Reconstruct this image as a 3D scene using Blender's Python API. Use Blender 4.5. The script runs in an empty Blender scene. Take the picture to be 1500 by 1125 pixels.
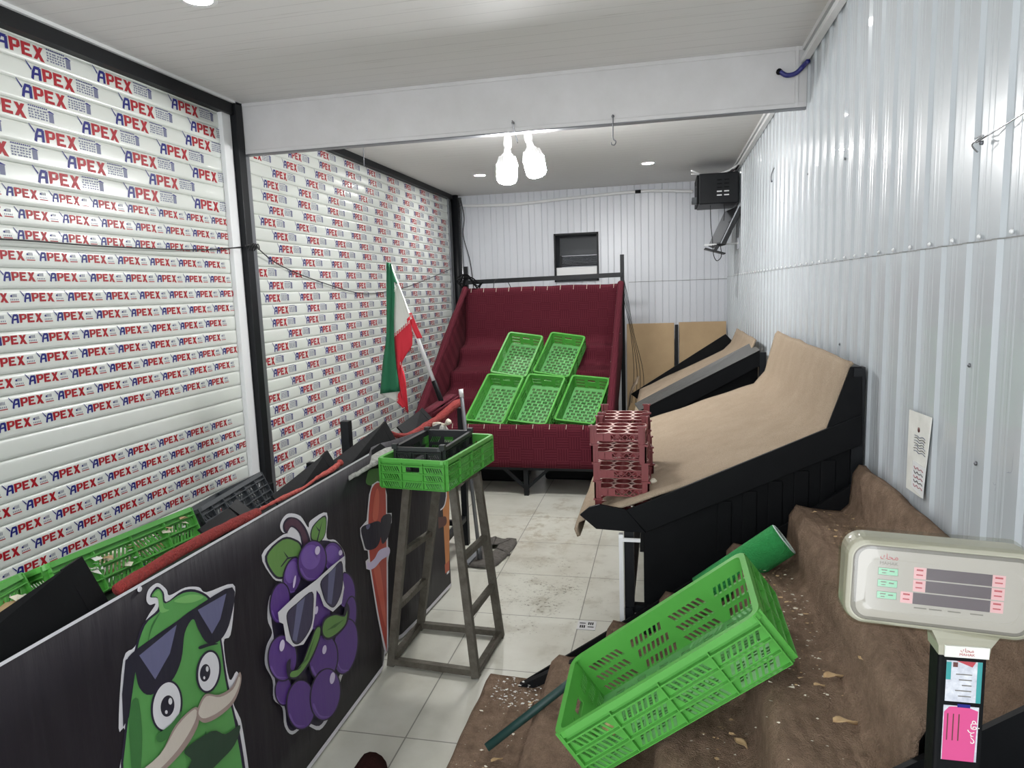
import bpy, bmesh, math, random
from math import sin, cos, pi, radians
from mathutils import Vector, Matrix, noise, geometry
random.seed(7)
C = bpy.context.scene.collection

# ------------------------------------------------------------------ camera, sky, exposure
CAM = Vector((0, 0, 1.55))
YAW, PITCH, ROLL, FPX = 0.22032213, 0.13419287, -0.03418814, 1011.2
fwd = Vector((-sin(YAW)*cos(PITCH), cos(YAW)*cos(PITCH), -sin(PITCH)))
rt0 = Vector((cos(YAW), sin(YAW), 0)); up0 = rt0.cross(fwd)
RT = rt0*cos(ROLL) + up0*sin(ROLL); UP = up0*cos(ROLL) - rt0*sin(ROLL)
cd = bpy.data.cameras.new('camera'); cam = bpy.data.objects.new('camera', cd); C.objects.link(cam)
cam.matrix_world = Matrix(((RT.x, UP.x, -fwd.x, CAM.x), (RT.y, UP.y, -fwd.y, CAM.y), (RT.z, UP.z, -fwd.z, CAM.z), (0, 0, 0, 1)))
cd.sensor_width = 36; cd.lens = 36*FPX/1500; cd.clip_start = 0.02
bpy.context.scene.camera = cam
W = bpy.data.worlds.new('world'); bpy.context.scene.world = W; W.use_nodes = True
W.node_tree.nodes['Background'].inputs[0].default_value = (0.93, 0.96, 1.0, 1)
W.node_tree.nodes['Background'].inputs[1].default_value = 2.2
vs = bpy.context.scene.view_settings
vs.view_transform = 'Standard'; vs.look = 'None'; vs.gamma = 1.0; vs.use_curve_mapping = False
vs.exposure = 0.95
bpy.context.scene.cycles.max_bounces = 8
bpy.context.scene.cycles.diffuse_bounces = 5
bpy.context.scene.cycles.glossy_bounces = 4
bpy.context.scene.cycles.sample_clamp_indirect = 8
BULB_E, DOWN_E, REAR_E = 150.0, 85.0, 260.0      # glow of the two hanging bulbs and of the ceiling downlights

def ray(px, py): return RT*((px-750)/FPX) + UP*((562.5-py)/FPX) + fwd
def P(px, py, **k):                      # point of the room seen at a measured place of the photograph, on plane x=, y= or z=
    (a, v), = k.items(); i = 'xyz'.index(a); d = ray(px, py)
    return CAM + d*((v-CAM[i])/d[i])
def Pp(px, py, p0, n):                   # the same on a slanted plane
    d = ray(px, py); return CAM + d*((p0-CAM).dot(n)/d.dot(n))

# ------------------------------------------------------------------ materials
def srgb(r, g, b):
    f = lambda c: (c/255/12.92) if c/255 <= .04045 else ((c/255+.055)/1.055)**2.4
    return (f(r), f(g), f(b), 1)
def mat(name, col, rough=.5, metal=0, var=None, bump=None, coat=0, spec=.5, emit=0, trans=0):
    """var=(scale, amount, colour2) noise patches, bump=(scale, strength[, stretch])"""
    m = bpy.data.materials.new(name); m.use_nodes = True; nt = m.node_tree; b = nt.nodes['Principled BSDF']
    b.inputs['Base Color'].default_value = col; b.inputs['Roughness'].default_value = rough; b.inputs['Metallic'].default_value = metal
    b.inputs['Specular IOR Level'].default_value = spec; b.inputs['Coat Weight'].default_value = coat
    if trans: b.inputs['Transmission Weight'].default_value = trans
    if emit: b.inputs['Emission Color'].default_value = col; b.inputs['Emission Strength'].default_value = emit
    if var or bump:
        tc = nt.nodes.new('ShaderNodeTexCoord')
    if var:
        n = nt.nodes.new('ShaderNodeTexNoise'); n.inputs['Scale'].default_value = var[0]; n.inputs['Detail'].default_value = 6; n.inputs['Roughness'].default_value = .65
        r = nt.nodes.new('ShaderNodeValToRGB'); r.color_ramp.elements[0].position = .5-var[1]/2; r.color_ramp.elements[1].position = .5+var[1]/2
        r.color_ramp.elements[0].color = col; r.color_ramp.elements[1].color = var[2]
        nt.links.new(tc.outputs['Object'], n.inputs['Vector']); nt.links.new(n.outputs['Fac'], r.inputs['Fac']); nt.links.new(r.outputs['Color'], b.inputs['Base Color'])
    if bump:
        n2 = nt.nodes.new('ShaderNodeTexNoise'); n2.inputs['Scale'].default_value = bump[0]; n2.inputs['Detail'].default_value = 4
        bp = nt.nodes.new('ShaderNodeBump'); bp.inputs['Strength'].default_value = bump[1]; bp.inputs['Distance'].default_value = .02
        src = tc.outputs['Object']
        if len(bump) > 2:
            mp = nt.nodes.new('ShaderNodeMapping'); mp.inputs['Scale'].default_value = bump[2]; nt.links.new(src, mp.inputs['Vector']); src = mp.outputs['Vector']
        nt.links.new(src, n2.inputs['Vector']); nt.links.new(n2.outputs['Fac'], bp.inputs['Height']); nt.links.new(bp.outputs['Normal'], b.inputs['Normal'])
    return m
def N(m, t): return m.node_tree.nodes.new(t)
def math_(m, op, a, b=None, c=None):
    n = N(m, 'ShaderNodeMath'); n.operation = op
    for i, v in enumerate((a, b, c)):
        if v is None: continue
        if isinstance(v, (int, float)): n.inputs[i].default_value = v
        else: m.node_tree.links.new(v, n.inputs[i])
    return n.outputs[0]
def mixc(m, fac, a, b):
    n = N(m, 'ShaderNodeMix'); n.data_type = 'RGBA'
    for i, v in ((0, fac), (6, a), (7, b)):
        if isinstance(v, (int, float, tuple)): n.inputs[i].default_value = v
        else: m.node_tree.links.new(v, n.inputs[i])
    return n.outputs[2]
def noise_(m, scale, vec, detail=5, rough=.6):
    n = N(m, 'ShaderNodeTexNoise'); n.inputs['Scale'].default_value = scale; n.inputs['Detail'].default_value = detail; n.inputs['Roughness'].default_value = rough
    m.node_tree.links.new(vec, n.inputs['Vector']); return n.outputs['Fac']
def ramp_(m, v, lo, hi):
    n = N(m, 'ShaderNodeMapRange'); n.inputs[1].default_value = lo; n.inputs[2].default_value = hi; m.node_tree.links.new(v, n.inputs[0]); return n.outputs[0]
def coords(m):
    tc = N(m, 'ShaderNodeTexCoord'); s = N(m, 'ShaderNodeSeparateXYZ'); m.node_tree.links.new(tc.outputs['Object'], s.inputs[0])
    return tc.outputs['Object'], s.outputs
def bsdf(m): return m.node_tree.nodes['Principled BSDF']
def bump_(m, h, strength, dist=.01):
    bp = N(m, 'ShaderNodeBump'); bp.inputs['Strength'].default_value = strength; bp.inputs['Distance'].default_value = dist
    m.node_tree.links.new(h, bp.inputs['Height']); m.node_tree.links.new(bp.outputs['Normal'], bsdf(m).inputs['Normal'])
def gridline(m, v, pitch, off, w):       # 1 on a line of width w
    f = math_(m, 'FRACT', math_(m, 'DIVIDE', math_(m, 'SUBTRACT', v, off - pitch*50), pitch))
    d = math_(m, 'MULTIPLY', math_(m, 'MINIMUM', f, math_(m, 'SUBTRACT', 1.0, f)), pitch)
    return math_(m, 'LESS_THAN', d, w/2)

M = {}
# floor tiles with joints, scuffs and a dirty patch in the aisle
m = mat('floor_tile', srgb(196, 194, 182), .32); o, (X, Y, Z) = coords(m)
j = math_(m, 'MAXIMUM', gridline(m, X, .5, -.4, .005), gridline(m, Y, .483, 3.07, .005))
n1 = noise_(m, 3.0, o); n2 = noise_(m, 52.0, o, 4, .7); n3 = noise_(m, 1.4, o, 3)
base = mixc(m, ramp_(m, n1, .35, .7), srgb(205, 204, 193), srgb(186, 184, 171))
dx = math_(m, 'SUBTRACT', X, -.62); dy = math_(m, 'MULTIPLY', math_(m, 'SUBTRACT', Y, 3.35), .62)
dist = math_(m, 'SQRT', math_(m, 'ADD', math_(m, 'MULTIPLY', dx, dx), math_(m, 'MULTIPLY', dy, dy)))
patch = ramp_(m, dist, .75, .12)
thr = math_(m, 'SUBTRACT', .75, math_(m, 'MULTIPLY', patch, .205))
speck = ramp_(m, math_(m, 'SUBTRACT', n2, thr), 0, .07)
n4 = noise_(m, 6.0, o, 3)
base = mixc(m, math_(m, 'MULTIPLY', math_(m, 'MULTIPLY', speck, ramp_(m, n4, .42, .56)), .85), base, srgb(84, 78, 66))
base = mixc(m, math_(m, 'MULTIPLY', math_(m, 'MULTIPLY', ramp_(m, n4, .55, .66), patch), .4), base, srgb(140, 131, 112))
base = mixc(m, math_(m, 'MULTIPLY', math_(m, 'MULTIPLY', ramp_(m, n3, .48, .62), patch), .35), base, srgb(150, 140, 120))
dy2 = math_(m, 'SUBTRACT', Y, 4.35); dx2 = math_(m, 'SUBTRACT', X, -.75)
wav = noise_(m, 9.0, o, 6, .75)
sm = math_(m, 'MULTIPLY', ramp_(m, math_(m, 'ADD', math_(m, 'ABSOLUTE', dx2), math_(m, 'MULTIPLY', math_(m, 'ABSOLUTE', dy2), .7)), .6, .3), ramp_(m, wav, .5, .62))
base = mixc(m, math_(m, 'MULTIPLY', sm, .6), base, srgb(150, 138, 112))
base = mixc(m, math_(m, 'MULTIPLY', j, .7), base, srgb(80, 78, 70))
m.node_tree.links.new(base, bsdf(m).inputs['Base Color']); bump_(m, math_(m, 'SUBTRACT', 1.0, j), .3, .003); M['tile'] = m
# ceiling boards
m = mat('ceiling_board', srgb(215, 214, 213), .62); o, (X, Y, Z) = coords(m)
g = gridline(m, Y, .098, 0, .004); st = N(m, 'ShaderNodeMapping'); st.inputs['Scale'].default_value = (1.2, 26, 1); m.node_tree.links.new(o, st.inputs['Vector'])
sv = noise_(m, 2.2, st.outputs[0], 4)
b = mixc(m, ramp_(m, sv, .62, .76), srgb(214, 213, 211), srgb(190, 188, 184)); b = mixc(m, math_(m, 'MULTIPLY', g, .25), b, srgb(120, 120, 120))
m.node_tree.links.new(b, bsdf(m).inputs['Base Color']); bump_(m, math_(m, 'SUBTRACT', 1.0, g), .25, .003); M['ceil'] = m
M['panel'] = mat('white_sheet_metal', srgb(190, 195, 199), .27, 0, (1.3, .5, srgb(182, 188, 192)), (2.5, .12), coat=.3)
M['panel_back'] = mat('white_wall_sheet', srgb(206, 209, 214), .3, 0, (1.3, .5, srgb(198, 201, 207)), (3, .08))
M['beam'] = mat('white_cladding', srgb(205, 204, 204), .45, 0, (5, .4, srgb(196, 195, 194)))
M['white'] = mat('white_plastic', srgb(225, 226, 226), .4)
M['slat'] = mat('shutter_white', srgb(215, 219, 214), .3, 0, (1.5, .6, srgb(206, 209, 202)), coat=.25)
M['slat_edge'] = mat('shutter_joint', srgb(120, 122, 120), .6)
M['lblue'] = mat('print_blue', srgb(28, 30, 112), .45, spec=.3); M['lred'] = mat('print_red', srgb(158, 24, 36), .45, spec=.3); M['lgrey'] = mat('print_grey', srgb(104, 108, 134), .5)
M['black'] = mat('black_paint', srgb(11, 12, 14), .55, 0, (12, .6, srgb(16, 17, 19)), (25, .06), spec=.12)
M['black_metal'] = mat('black_metal', srgb(16, 18, 21), .45, 0, (9, .5, srgb(22, 24, 27)), spec=.25)
M['steel'] = mat('brushed_steel', srgb(176, 178, 182), .25, .9)
M['grey_metal'] = mat('grey_metal', srgb(120, 122, 126), .4, .6)
M['old_metal'] = mat('worn_metal_bar', srgb(104, 100, 90), .6, .25, (22, .5, srgb(72, 66, 56)), (60, .2))
M['green'] = mat('green_plastic', srgb(76, 154, 60), .4, 0, (6, .5, srgb(86, 164, 70)))
M['green_in'] = mat('green_plastic_base', srgb(106, 172, 104), .5, 0, (8, .5, srgb(92, 158, 90)))
M['black_plastic'] = mat('black_plastic', srgb(34, 36, 38), .45)
M['grey_plastic'] = mat('charcoal_plastic', srgb(62, 66, 70), .45)
M['red_tray'] = mat('red_tray_plastic', srgb(126, 46, 48), .5, 0, (14, .6, srgb(108, 40, 42)))
M['dusty'] = mat('dusty_tray_top', srgb(228, 202, 194), .85, 0, (30, .5, srgb(200, 158, 150)))
M['felt'] = mat('green_felt', srgb(38, 132, 66), .95, 0, (80, .6, srgb(48, 150, 78)), (200, .5))
M['felt_back'] = mat('felt_backing', srgb(190, 205, 200), .9)
M['rod'] = mat('dark_green_rubber', srgb(30, 62, 58), .5)
M['card'] = mat('brown_board', srgb(186, 160, 124), .8, 0, (4, .5, srgb(172, 146, 112)))
M['paper'] = mat('white_paper', srgb(222, 222, 216), .8, 0, (18, .4, srgb(205, 205, 198)))
M['ink'] = mat('blue_ink', srgb(72, 80, 110), .7); M['ink_black'] = mat('black_ink', srgb(60, 55, 55), .7); M['ink_red'] = mat('red_ink', srgb(150, 80, 90), .7)
M['cord_red'] = mat('red_rope', srgb(150, 46, 40), .9, 0, (60, .5, srgb(120, 36, 34)), (160, .6))
M['cord_pink'] = mat('faded_red_cloth', srgb(190, 92, 82), .9, 0, (40, .5, srgb(160, 60, 55)), (90, .5))
M['wire'] = mat('black_wire', srgb(28, 28, 30), .5); M['wire_blue'] = mat('blue_conduit', srgb(38, 40, 110), .4)
M['leaf_dry'] = mat('dry_leaf', srgb(196, 172, 132), .9, 0, (40, .6, srgb(170, 136, 96)))
M['scrap'] = mat('pale_scrap', srgb(215, 208, 190), .9)
M['bulb'] = mat('bulb_glow', (1, 1, 1, 1), .4, emit=BULB_E)
M['down_rear'] = mat('rear_downlight_glow', (1, .99, .97, 1), .4, emit=REAR_E); M['down'] = mat('downlight_glow', (1, .99, .97, 1), .4, emit=DOWN_E)
M['grey_cloth'] = mat('grey_backing_cloth', srgb(182, 182, 176), .95, 0, (30, .35, srgb(132, 132, 127)), (60, .6))
M['sheen_black'] = mat('sheen_black_metal', srgb(66, 66, 63), .45, 0, (40, .5, srgb(48, 48, 46)), (60, .15)); M['glass'] = mat('screen_black', srgb(18, 18, 20), .15)  # ledge metal: black with its sheen put into a lighter speckled grey
def carpet(name, c1, c2, sc, bs, swirl=0, pile=320):
    m = mat(name, c1, .97, spec=.1); o, _ = coords(m)
    n1 = noise_(m, sc, o, 8, .75); n2 = noise_(m, pile, o, 2)
    b = mixc(m, ramp_(m, n1, .32, .68), c1, c2); b = mixc(m, ramp_(m, n2, .45, .7), b, tuple(x*.62 for x in c1[:3])+(1,))
    m.node_tree.links.new(b, bsdf(m).inputs['Base Color'])
    h = math_(m, 'ADD', n2, math_(m, 'MULTIPLY', n1, 1.5))
    if swirl:
        w = N(m, 'ShaderNodeTexWave'); w.inputs['Scale'].default_value = swirl; w.inputs['Distortion'].default_value = 9; w.inputs['Detail'].default_value = 1.0; w.inputs['Detail Scale'].default_value = .35
        m.node_tree.links.new(o, w.inputs['Vector']); h = math_(m, 'ADD', h, math_(m, 'MULTIPLY', w.outputs['Fac'], .55))
    bump_(m, h, bs, .012); return m
M['brown'] = carpet('brown_carpet', srgb(168, 143, 122), srgb(116, 96, 80), 20, 1.0, 9, 240)
M['beige'] = carpet('beige_carpet', srgb(172, 155, 135), srgb(158, 141, 121), 8, .4)
M['beige_edge'] = carpet('beige_carpet_edge', srgb(200, 192, 180), srgb(176, 166, 152), 30, .8)
M['dark_rug'] = carpet('dark_rug', srgb(62, 34, 30), srgb(44, 26, 24), 30, .8)
M['mop'] = carpet('grey_mop_yarn', srgb(136, 131, 125), srgb(92, 88, 84), 40, .7)
# maroon woven cloth: basket weave
m = mat('maroon_cloth', srgb(92, 28, 42), .93, spec=.15); o, (X, Y, Z) = coords(m)
cx_ = math_(m, 'FLOOR', math_(m, 'DIVIDE', X, .09)); cz_ = math_(m, 'FLOOR', math_(m, 'DIVIDE', math_(m, 'ADD', Z, Y), .09))
par = math_(m, 'FRACT', math_(m, 'MULTIPLY', math_(m, 'ADD', math_(m, 'ADD', cx_, cz_), 100), .5))
s1 = math_(m, 'SINE', math_(m, 'MULTIPLY', X, 330)); s2 = math_(m, 'SINE', math_(m, 'MULTIPLY', math_(m, 'ADD', Z, Y), 330))
sel = math_(m, 'GREATER_THAN', par, .25)
h = math_(m, 'ADD', math_(m, 'MULTIPLY', s1, sel), math_(m, 'MULTIPLY', s2, math_(m, 'SUBTRACT', 1.0, sel)))
b = mixc(m, ramp_(m, h, .3, 1), srgb(77, 25, 36), srgb(95, 38, 48)); m.node_tree.links.new(b, bsdf(m).inputs['Base Color']); bump_(m, h, .2, .002); M['maroon'] = m
# banner vinyl, creased
m = mat('banner_vinyl', srgb(40, 37, 42), .5, spec=.2); o, (X, Y, Z) = coords(m)
st = N(m, 'ShaderNodeMapping'); st.inputs['Scale'].default_value = (1, 9, .9); m.node_tree.links.new(o, st.inputs['Vector'])
st2 = N(m, 'ShaderNodeMapping'); st2.inputs['Rotation'].default_value = (radians(35), 0, 0); st2.inputs['Scale'].default_value = (1, 7, 1.1); m.node_tree.links.new(o, st2.inputs['Vector'])
n1 = noise_(m, 2.6, st.outputs[0], 5); n2 = noise_(m, 1.4, st2.outputs[0], 3)
b = mixc(m, ramp_(m, n1, .45, .75), srgb(37, 33, 39), srgb(46, 43, 48)); m.node_tree.links.new(b, bsdf(m).inputs['Base Color'])
bump_(m, math_(m, 'ADD', n1, math_(m, 'MULTIPLY', n2, 1.6)), .16, .02); M['banner'] = m
def ink(name, *c): M[name] = mat('print_' + name, srgb(*c), .5, 0, None, (5, .12, (1, 5, 1)))
ink('p_white', 222, 220, 226); ink('p_dark', 40, 34, 56); ink('p_purple', 94, 60, 138); ink('p_purple2', 120, 88, 168); ink('p_lilac', 216, 204, 232)
ink('p_lens', 62, 56, 84); ink('p_lens2', 104, 104, 138); ink('p_leaf', 104, 146, 78); ink('p_leaf2', 72, 112, 56); ink('p_stem', 84, 54, 72)
ink('p_cuc', 92, 158, 86); ink('p_cuc2', 124, 184, 108); ink('p_cuc3', 62, 118, 64); ink('p_glass', 36, 34, 50); ink('p_cream', 206, 196, 186); ink('p_cream2', 160, 140, 134)
ink('p_mouth', 44, 68, 52); ink('p_carrot', 184, 76, 64); ink('p_carrot2', 210, 104, 84); ink('p_orange', 206, 134, 80); ink('p_orange2', 186, 92, 62); ink('p_brown', 92, 52, 48)

# ------------------------------------------------------------------ mesh builder
class MB:
    def __init__(s): s.v = []; s.f = []; s.mi = []; s.mats = []; s.sm = []
    def mid(s, m):
        if m not in s.mats: s.mats.append(m)
        return s.mats.index(m)
    def add(s, vs, fs, m, smooth=False):
        k = len(s.v); s.v += [Vector(p) for p in vs]; i = s.mid(m)
        for f in fs: s.f.append([k+a for a in f]); s.mi.append(i); s.sm.append(smooth)
        return s
    def quad(s, pts, m): return s.add(pts, [list(range(len(pts)))], m)
    def prism(s, pts, ext, m):
        n = len(pts); a = [Vector(p) for p in pts]; b = [p+Vector(ext) for p in a]
        tri = geometry.tessellate_polygon([a]) if n > 4 else [list(range(n))]
        fs = [list(t) for t in tri] + [[n+i for i in reversed(t)] for t in tri] + [[i, (i+1) % n, n+(i+1) % n, n+i] for i in range(n)]
        return s.add(a+b, fs, m)
    def poly(s, pts, m):
        a = [Vector(p) for p in pts]; return s.add(a, [list(t) for t in geometry.tessellate_polygon([a])], m)
    def box(s, c, d, m, R=None):
        c = Vector(c); h = [x/2 for x in d]
        vs = [Vector((sx*h[0], sy*h[1], sz*h[2])) for sx in (-1, 1) for sy in (-1, 1) for sz in (-1, 1)]
        if R: vs = [R @ v for v in vs]
        return s.add([c+v for v in vs], [[0,1,3,2],[4,6,7,5],[0,4,5,1],[2,3,7,6],[0,2,6,4],[1,5,7,3]], m)
    def bb(s, a, b, m): return s.box([(x+y)/2 for x, y in zip(a, b)], [abs(y-x) for x, y in zip(a, b)], m)
    def bar(s, a, b, w, h, m, up=(0, 0, 1)):          # square bar between two points
        a, b = Vector(a), Vector(b); d = (b-a); L = d.length; d.normalize(); u = Vector(up)
        if abs(d.dot(u)) > .98: u = Vector((1, 0, 0))
        x = d.cross(u).normalized(); y = x.cross(d)
        R = Matrix((x, d, y)).transposed()
        return s.box((a+b)/2, (w, L, h), m, R)
    def tube(s, pts, r, m, n=8, caps=True, rs=None):
        pts = [Vector(p) for p in pts]; k = len(s.v); vs = []; fs = []; prev = None
        for i, p in enumerate(pts):
            d = (pts[min(i+1, len(pts)-1)]-pts[max(i-1, 0)]).normalized()
            if prev is None:
                u = Vector((0, 0, 1)) if abs(d.z) < .9 else Vector((1, 0, 0)); x = d.cross(u).normalized()
            else: x = (prev-d*prev.dot(d)).normalized()
            prev = x; y = d.cross(x); rr = rs[i] if rs else r
            vs += [p+(x*cos(2*pi*j/n)+y*sin(2*pi*j/n))*rr for j in range(n)]
        for i in range(len(pts)-1):
            for j in range(n): fs.append([i*n+j, i*n+(j+1) % n, (i+1)*n+(j+1) % n, (i+1)*n+j])
        if caps: fs += [list(range(n))[::-1], [(len(pts)-1)*n+j for j in range(n)]]
        return s.add(vs, fs, m, True)
    def lathe(s, prof, m, c=(0, 0, 0), n=20, R=None):
        vs = []; fs = []; c = Vector(c)
        for r, z in prof:
            for j in range(n):
                v = Vector((r*cos(2*pi*j/n), r*sin(2*pi*j/n), z)); vs.append(c+(R @ v if R else v))
        for i in range(len(prof)-1):
            for j in range(n): fs.append([i*n+j, i*n+(j+1) % n, (i+1)*n+(j+1) % n, (i+1)*n+j])
        if prof[0][0] > 1e-4: fs.append(list(range(n))[::-1])
        if prof[-1][0] > 1e-4: fs.append([(len(prof)-1)*n+j for j in range(n)])
        return s.add(vs, fs, m, True)
    def grid(s, rows, m, smooth=True):               # rows of points
        n = len(rows[0]); vs = [p for r in rows for p in r]
        return s.add(vs, [[i*n+j, i*n+j+1, (i+1)*n+j+1, (i+1)*n+j] for i in range(len(rows)-1) for j in range(n-1)], m, smooth)
    def build(s, name, parent=None, solid=0, bevel=0, weld=0, sub=0, offset=-1):
        me = bpy.data.meshes.new(name); root = parent
        while root and root.parent: root = root.parent
        off = Vector(root['_loc']) if root and '_loc' in root else Vector()
        me.from_pydata([v-off for v in s.v], [], s.f); me.polygons.foreach_set('material_index', s.mi); me.polygons.foreach_set('use_smooth', s.sm)
        for k in s.mats: me.materials.append(M[k] if isinstance(k, str) else k)
        bm = bmesh.new(); bm.from_mesh(me)
        if weld: bmesh.ops.remove_doubles(bm, verts=bm.verts, dist=weld)
        bmesh.ops.recalc_face_normals(bm, faces=bm.faces); bm.to_mesh(me); bm.free()
        o = bpy.data.objects.new(name, me); C.objects.link(o)
        if parent: o.parent = parent
        if solid: q = o.modifiers.new('thickness', 'SOLIDIFY'); q.thickness = solid; q.offset = offset
        if bevel: q = o.modifiers.new('bevel', 'BEVEL'); q.width = bevel; q.segments = 2; q.limit_method = 'ANGLE'; q.angle_limit = radians(40)
        if sub: q = o.modifiers.new('smooth', 'SUBSURF'); q.levels = sub; q.render_levels = sub
        return o
def tag(o, label, cat, group=None, kind=None):
    o['label'] = label; o['category'] = cat
    if group: o['group'] = group
    if kind: o['kind'] = kind
    return o
def thing(name, label, cat, loc=(0, 0, 0), group=None, world=True):
    o = bpy.data.objects.new(name, None); C.objects.link(o); o.location = loc; o.empty_display_size = .05
    if world: o['_loc'] = list(loc)       # children are modelled in room coordinates
    return tag(o, label, cat, group)
def structure(o): o['kind'] = 'structure'; return o
def copy_tree(o, parent=None):
    c = o.copy(); C.objects.link(c)
    if parent: c.parent = parent
    for ch in list(o.children): copy_tree(ch, c)
    return c
def spline(pts, n=6, closed=False):
    pts = [Vector(p) for p in pts]; out = []; k = len(pts)
    for i in range(k if closed else k-1):
        g = (lambda j: pts[j % k]) if closed else (lambda j: pts[max(0, min(k-1, j))])
        a, b, c, d = g(i-1), g(i), g(i+1), g(i+2)
        for t in range(n):
            t = t/n; out.append(.5*((2*b)+(c-a)*t+(2*a-5*b+4*c-d)*t*t+(3*b-a-3*c+d)*t**3))
    if not closed: out.append(pts[-1])
    return out
def text_mesh(body):
    c = bpy.data.curves.new('t', 'FONT'); c.body = body; c.align_x = 'CENTER'; o = bpy.data.objects.new('t', c); C.objects.link(o)
    bpy.context.view_layer.update(); me = bpy.data.meshes.new_from_object(o); bpy.data.objects.remove(o)
    r = ([v.co.copy() for v in me.vertices], [list(p.vertices) for p in me.polygons]); bpy.data.meshes.remove(me); return r
def put_text(b, body, c, u, v, size, m, n=Vector((0, 0, 0))):
    vs, fs = text_mesh(body); c, u, v = Vector(c), Vector(u).normalized(), Vector(v).normalized()
    if fs: b.add([c+u*(p.x*size)+v*(p.y*size)+n for p in vs], fs, m)

# ------------------------------------------------------------------ setting
HC = 2.65; XL, XR, YB, YF = -2.45, .67, 7.88, -1.4
structure(MB().bb((XL-.3, YF, -.1), (XR+.2, YB+.5, 0), 'tile').build('floor'))
structure(MB().bb((XL-.3, YF, HC), (XR+.2, YB+.5, HC+.1), 'ceil').build('ceiling'))
structure(MB().bb((XL-.1, YF, 0), (XL, YB, HC), 'white').build('wall_left'))
# right wall: two overlapping ribbed sheets
def ribbed(b, z0, z1, dx, m):
    y = YF; ys = []; k = 2.05-.145*30
    prof = []
    while k < YB+.2:
        for dy, x in ((-.021, 0), (-.012, -.009), (.012, -.009), (.021, 0), (.06, 0), (.063, -.0007), (.069, -.0007), (.072, 0), (.085, 0), (.088, -.0007), (.094, -.0007), (.097, 0)):
            if YF <= k+dy <= YB: prof.append((k+dy, x))
        k += .145
    prof = [(YF, 0)]+prof+[(YB, 0)]
    b.add([(XR+x+dx, y, z) for z in (z0, z1) for y, x in prof], [[i, i+1, len(prof)+i+1, len(prof)+i] for i in range(len(prof)-1)], m)
    return prof
b = MB(); ribbed(b, 0, 1.622, -.003, 'panel'); ribbed(b, 1.60, HC, 0, 'panel'); b.bb((XR+.03, YF, 0), (XR+.12, YB, HC), 'white'); structure(b.build('wall_right'))
b = MB()
for i in range(44):
    y = .78+i*.145*1.0
    b.lathe([(.0055, 0), (.0055, .002), (.003, .005), (0, .0055)], 'white', (XR-.004, y+.055, 1.632), 8, Matrix.Rotation(-pi/2, 3, 'Y'))
for y, z in ((2.05, 2.0), (1.66, 1.14), (1.72, 1.35), (1.5, 2.12), (2.9, 2.0), (2.9, 1.3), (3.6, 2.05), (3.5, 1.35), (1.69, .93), (1.5, .96)):
    b.lathe([(.005, 0), (.005, .002), (.003, .004), (0, .005)], 'grey_metal', (XR-.004, y, z), 8, Matrix.Rotation(-pi/2, 3, 'Y'))
structure(b.build('trim_screws'))
b = MB(); ribbed(b, 1.6195, 1.6225, -.0036, 'slat_edge'); structure(b.build('trim_seam'))
# back wall with the cooler opening
VX0, VX1, VZ0, VZ1 = -1.222, -.72, 1.63, 2.168
b = MB()
def backpiece(x0, x1, z0, z1):
    xs = [(x0, 0)]; k = -2.243
    while k < XR:
        for d, y in ((-.005, 0), (0, .006), (.005, 0), (.060, 0), (.066, -.003), (.072, 0)):
            if x0 < k+d < x1: xs.append((k+d, y))
        k += .148
    xs.append((x1, 0)); n = len(xs)
    b.add([(x, YB+y, z) for z in (z0, z1) for x, y in xs], [[i, i+1, n+i+1, n+i] for i in range(n-1)], 'panel_back')
backpiece(XL, VX0, 0, HC); backpiece(VX1, XR+.02, 0, HC); backpiece(VX0, VX1, 0, VZ0); backpiece(VX0, VX1, VZ1, HC)
b.bb((XL, YB+.45, 0), (XR+.05, YB+.5, HC), 'white'); structure(b.build('wall_back'))
structure(MB().bb((-.39, YB-.004, 1.598), (XR, YB-.001, 1.603), 'slat_edge').build('trim_back_seam'))
# beam, cornice, header, posts
b = MB(); b.bb((-2.36, 3.67, 2.372), (XR-.002, 3.715, HC), 'beam'); b.bb((-2.36, 3.662, 2.372), (XR-.002, 3.67, 2.392), 'beam'); b.bb((-2.36, 3.664, HC-.02), (XR-.002, 3.67, HC), 'beam')
b.bb((-2.36, 3.662, 2.367), (XR-.002, 3.715, 2.372), 'grey_metal'); b.bb((XR-.06, 3.661, 2.372), (XR-.045, 3.672, HC), 'beam'); structure(b.build('trim_beam', bevel=.002))
b = MB()
for y0, y1 in ((YF, 3.66), (3.72, YB)):
    b.bb((XR-.038, y0, HC-.082), (XR-.010, y1, HC-.058), 'white'); b.bb((XR-.03, y0, HC-.022), (XR-.016, y1, HC), 'white')
structure(b.build('trim_right_cornice'))
b = MB(); b.bb((XL, YF, 2.575), (-2.345, 3.60, HC-.012), 'black_metal'); b.bb((XL, YF, HC-.014), (-2.33, 3.66, HC), 'white'); b.bb((XL, YF, 2.55), (-2.40, 3.60, 2.575), 'grey_metal')
b.bb((XL, 3.7, 2.60), (-2.35, YB, HC), 'black_metal'); structure(b.build('trim_header'))
b = MB(); b.bb((XL, 3.60, 0), (-2.33, 3.665, HC), 'black_metal'); b.bb((XL, 3.665, 0), (-2.352, 3.735, HC), 'grey_metal'); structure(b.build('trim_post', bevel=.003))
b = MB(); b.bb((XL, 7.64, 0), (-2.37, 7.70, HC), 'grey_metal'); b.tube([(-2.34, 7.775, 0), (-2.34, 7.775, HC)], .042, 'black_metal', 14); structure(b.build('trim_corner_post'))
structure(MB().tube([(-2.3, 7.845, 0), (-2.3, 7.845, HC-.02)], .022, 'steel', 12).build('trim_corner_pipe'))

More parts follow.
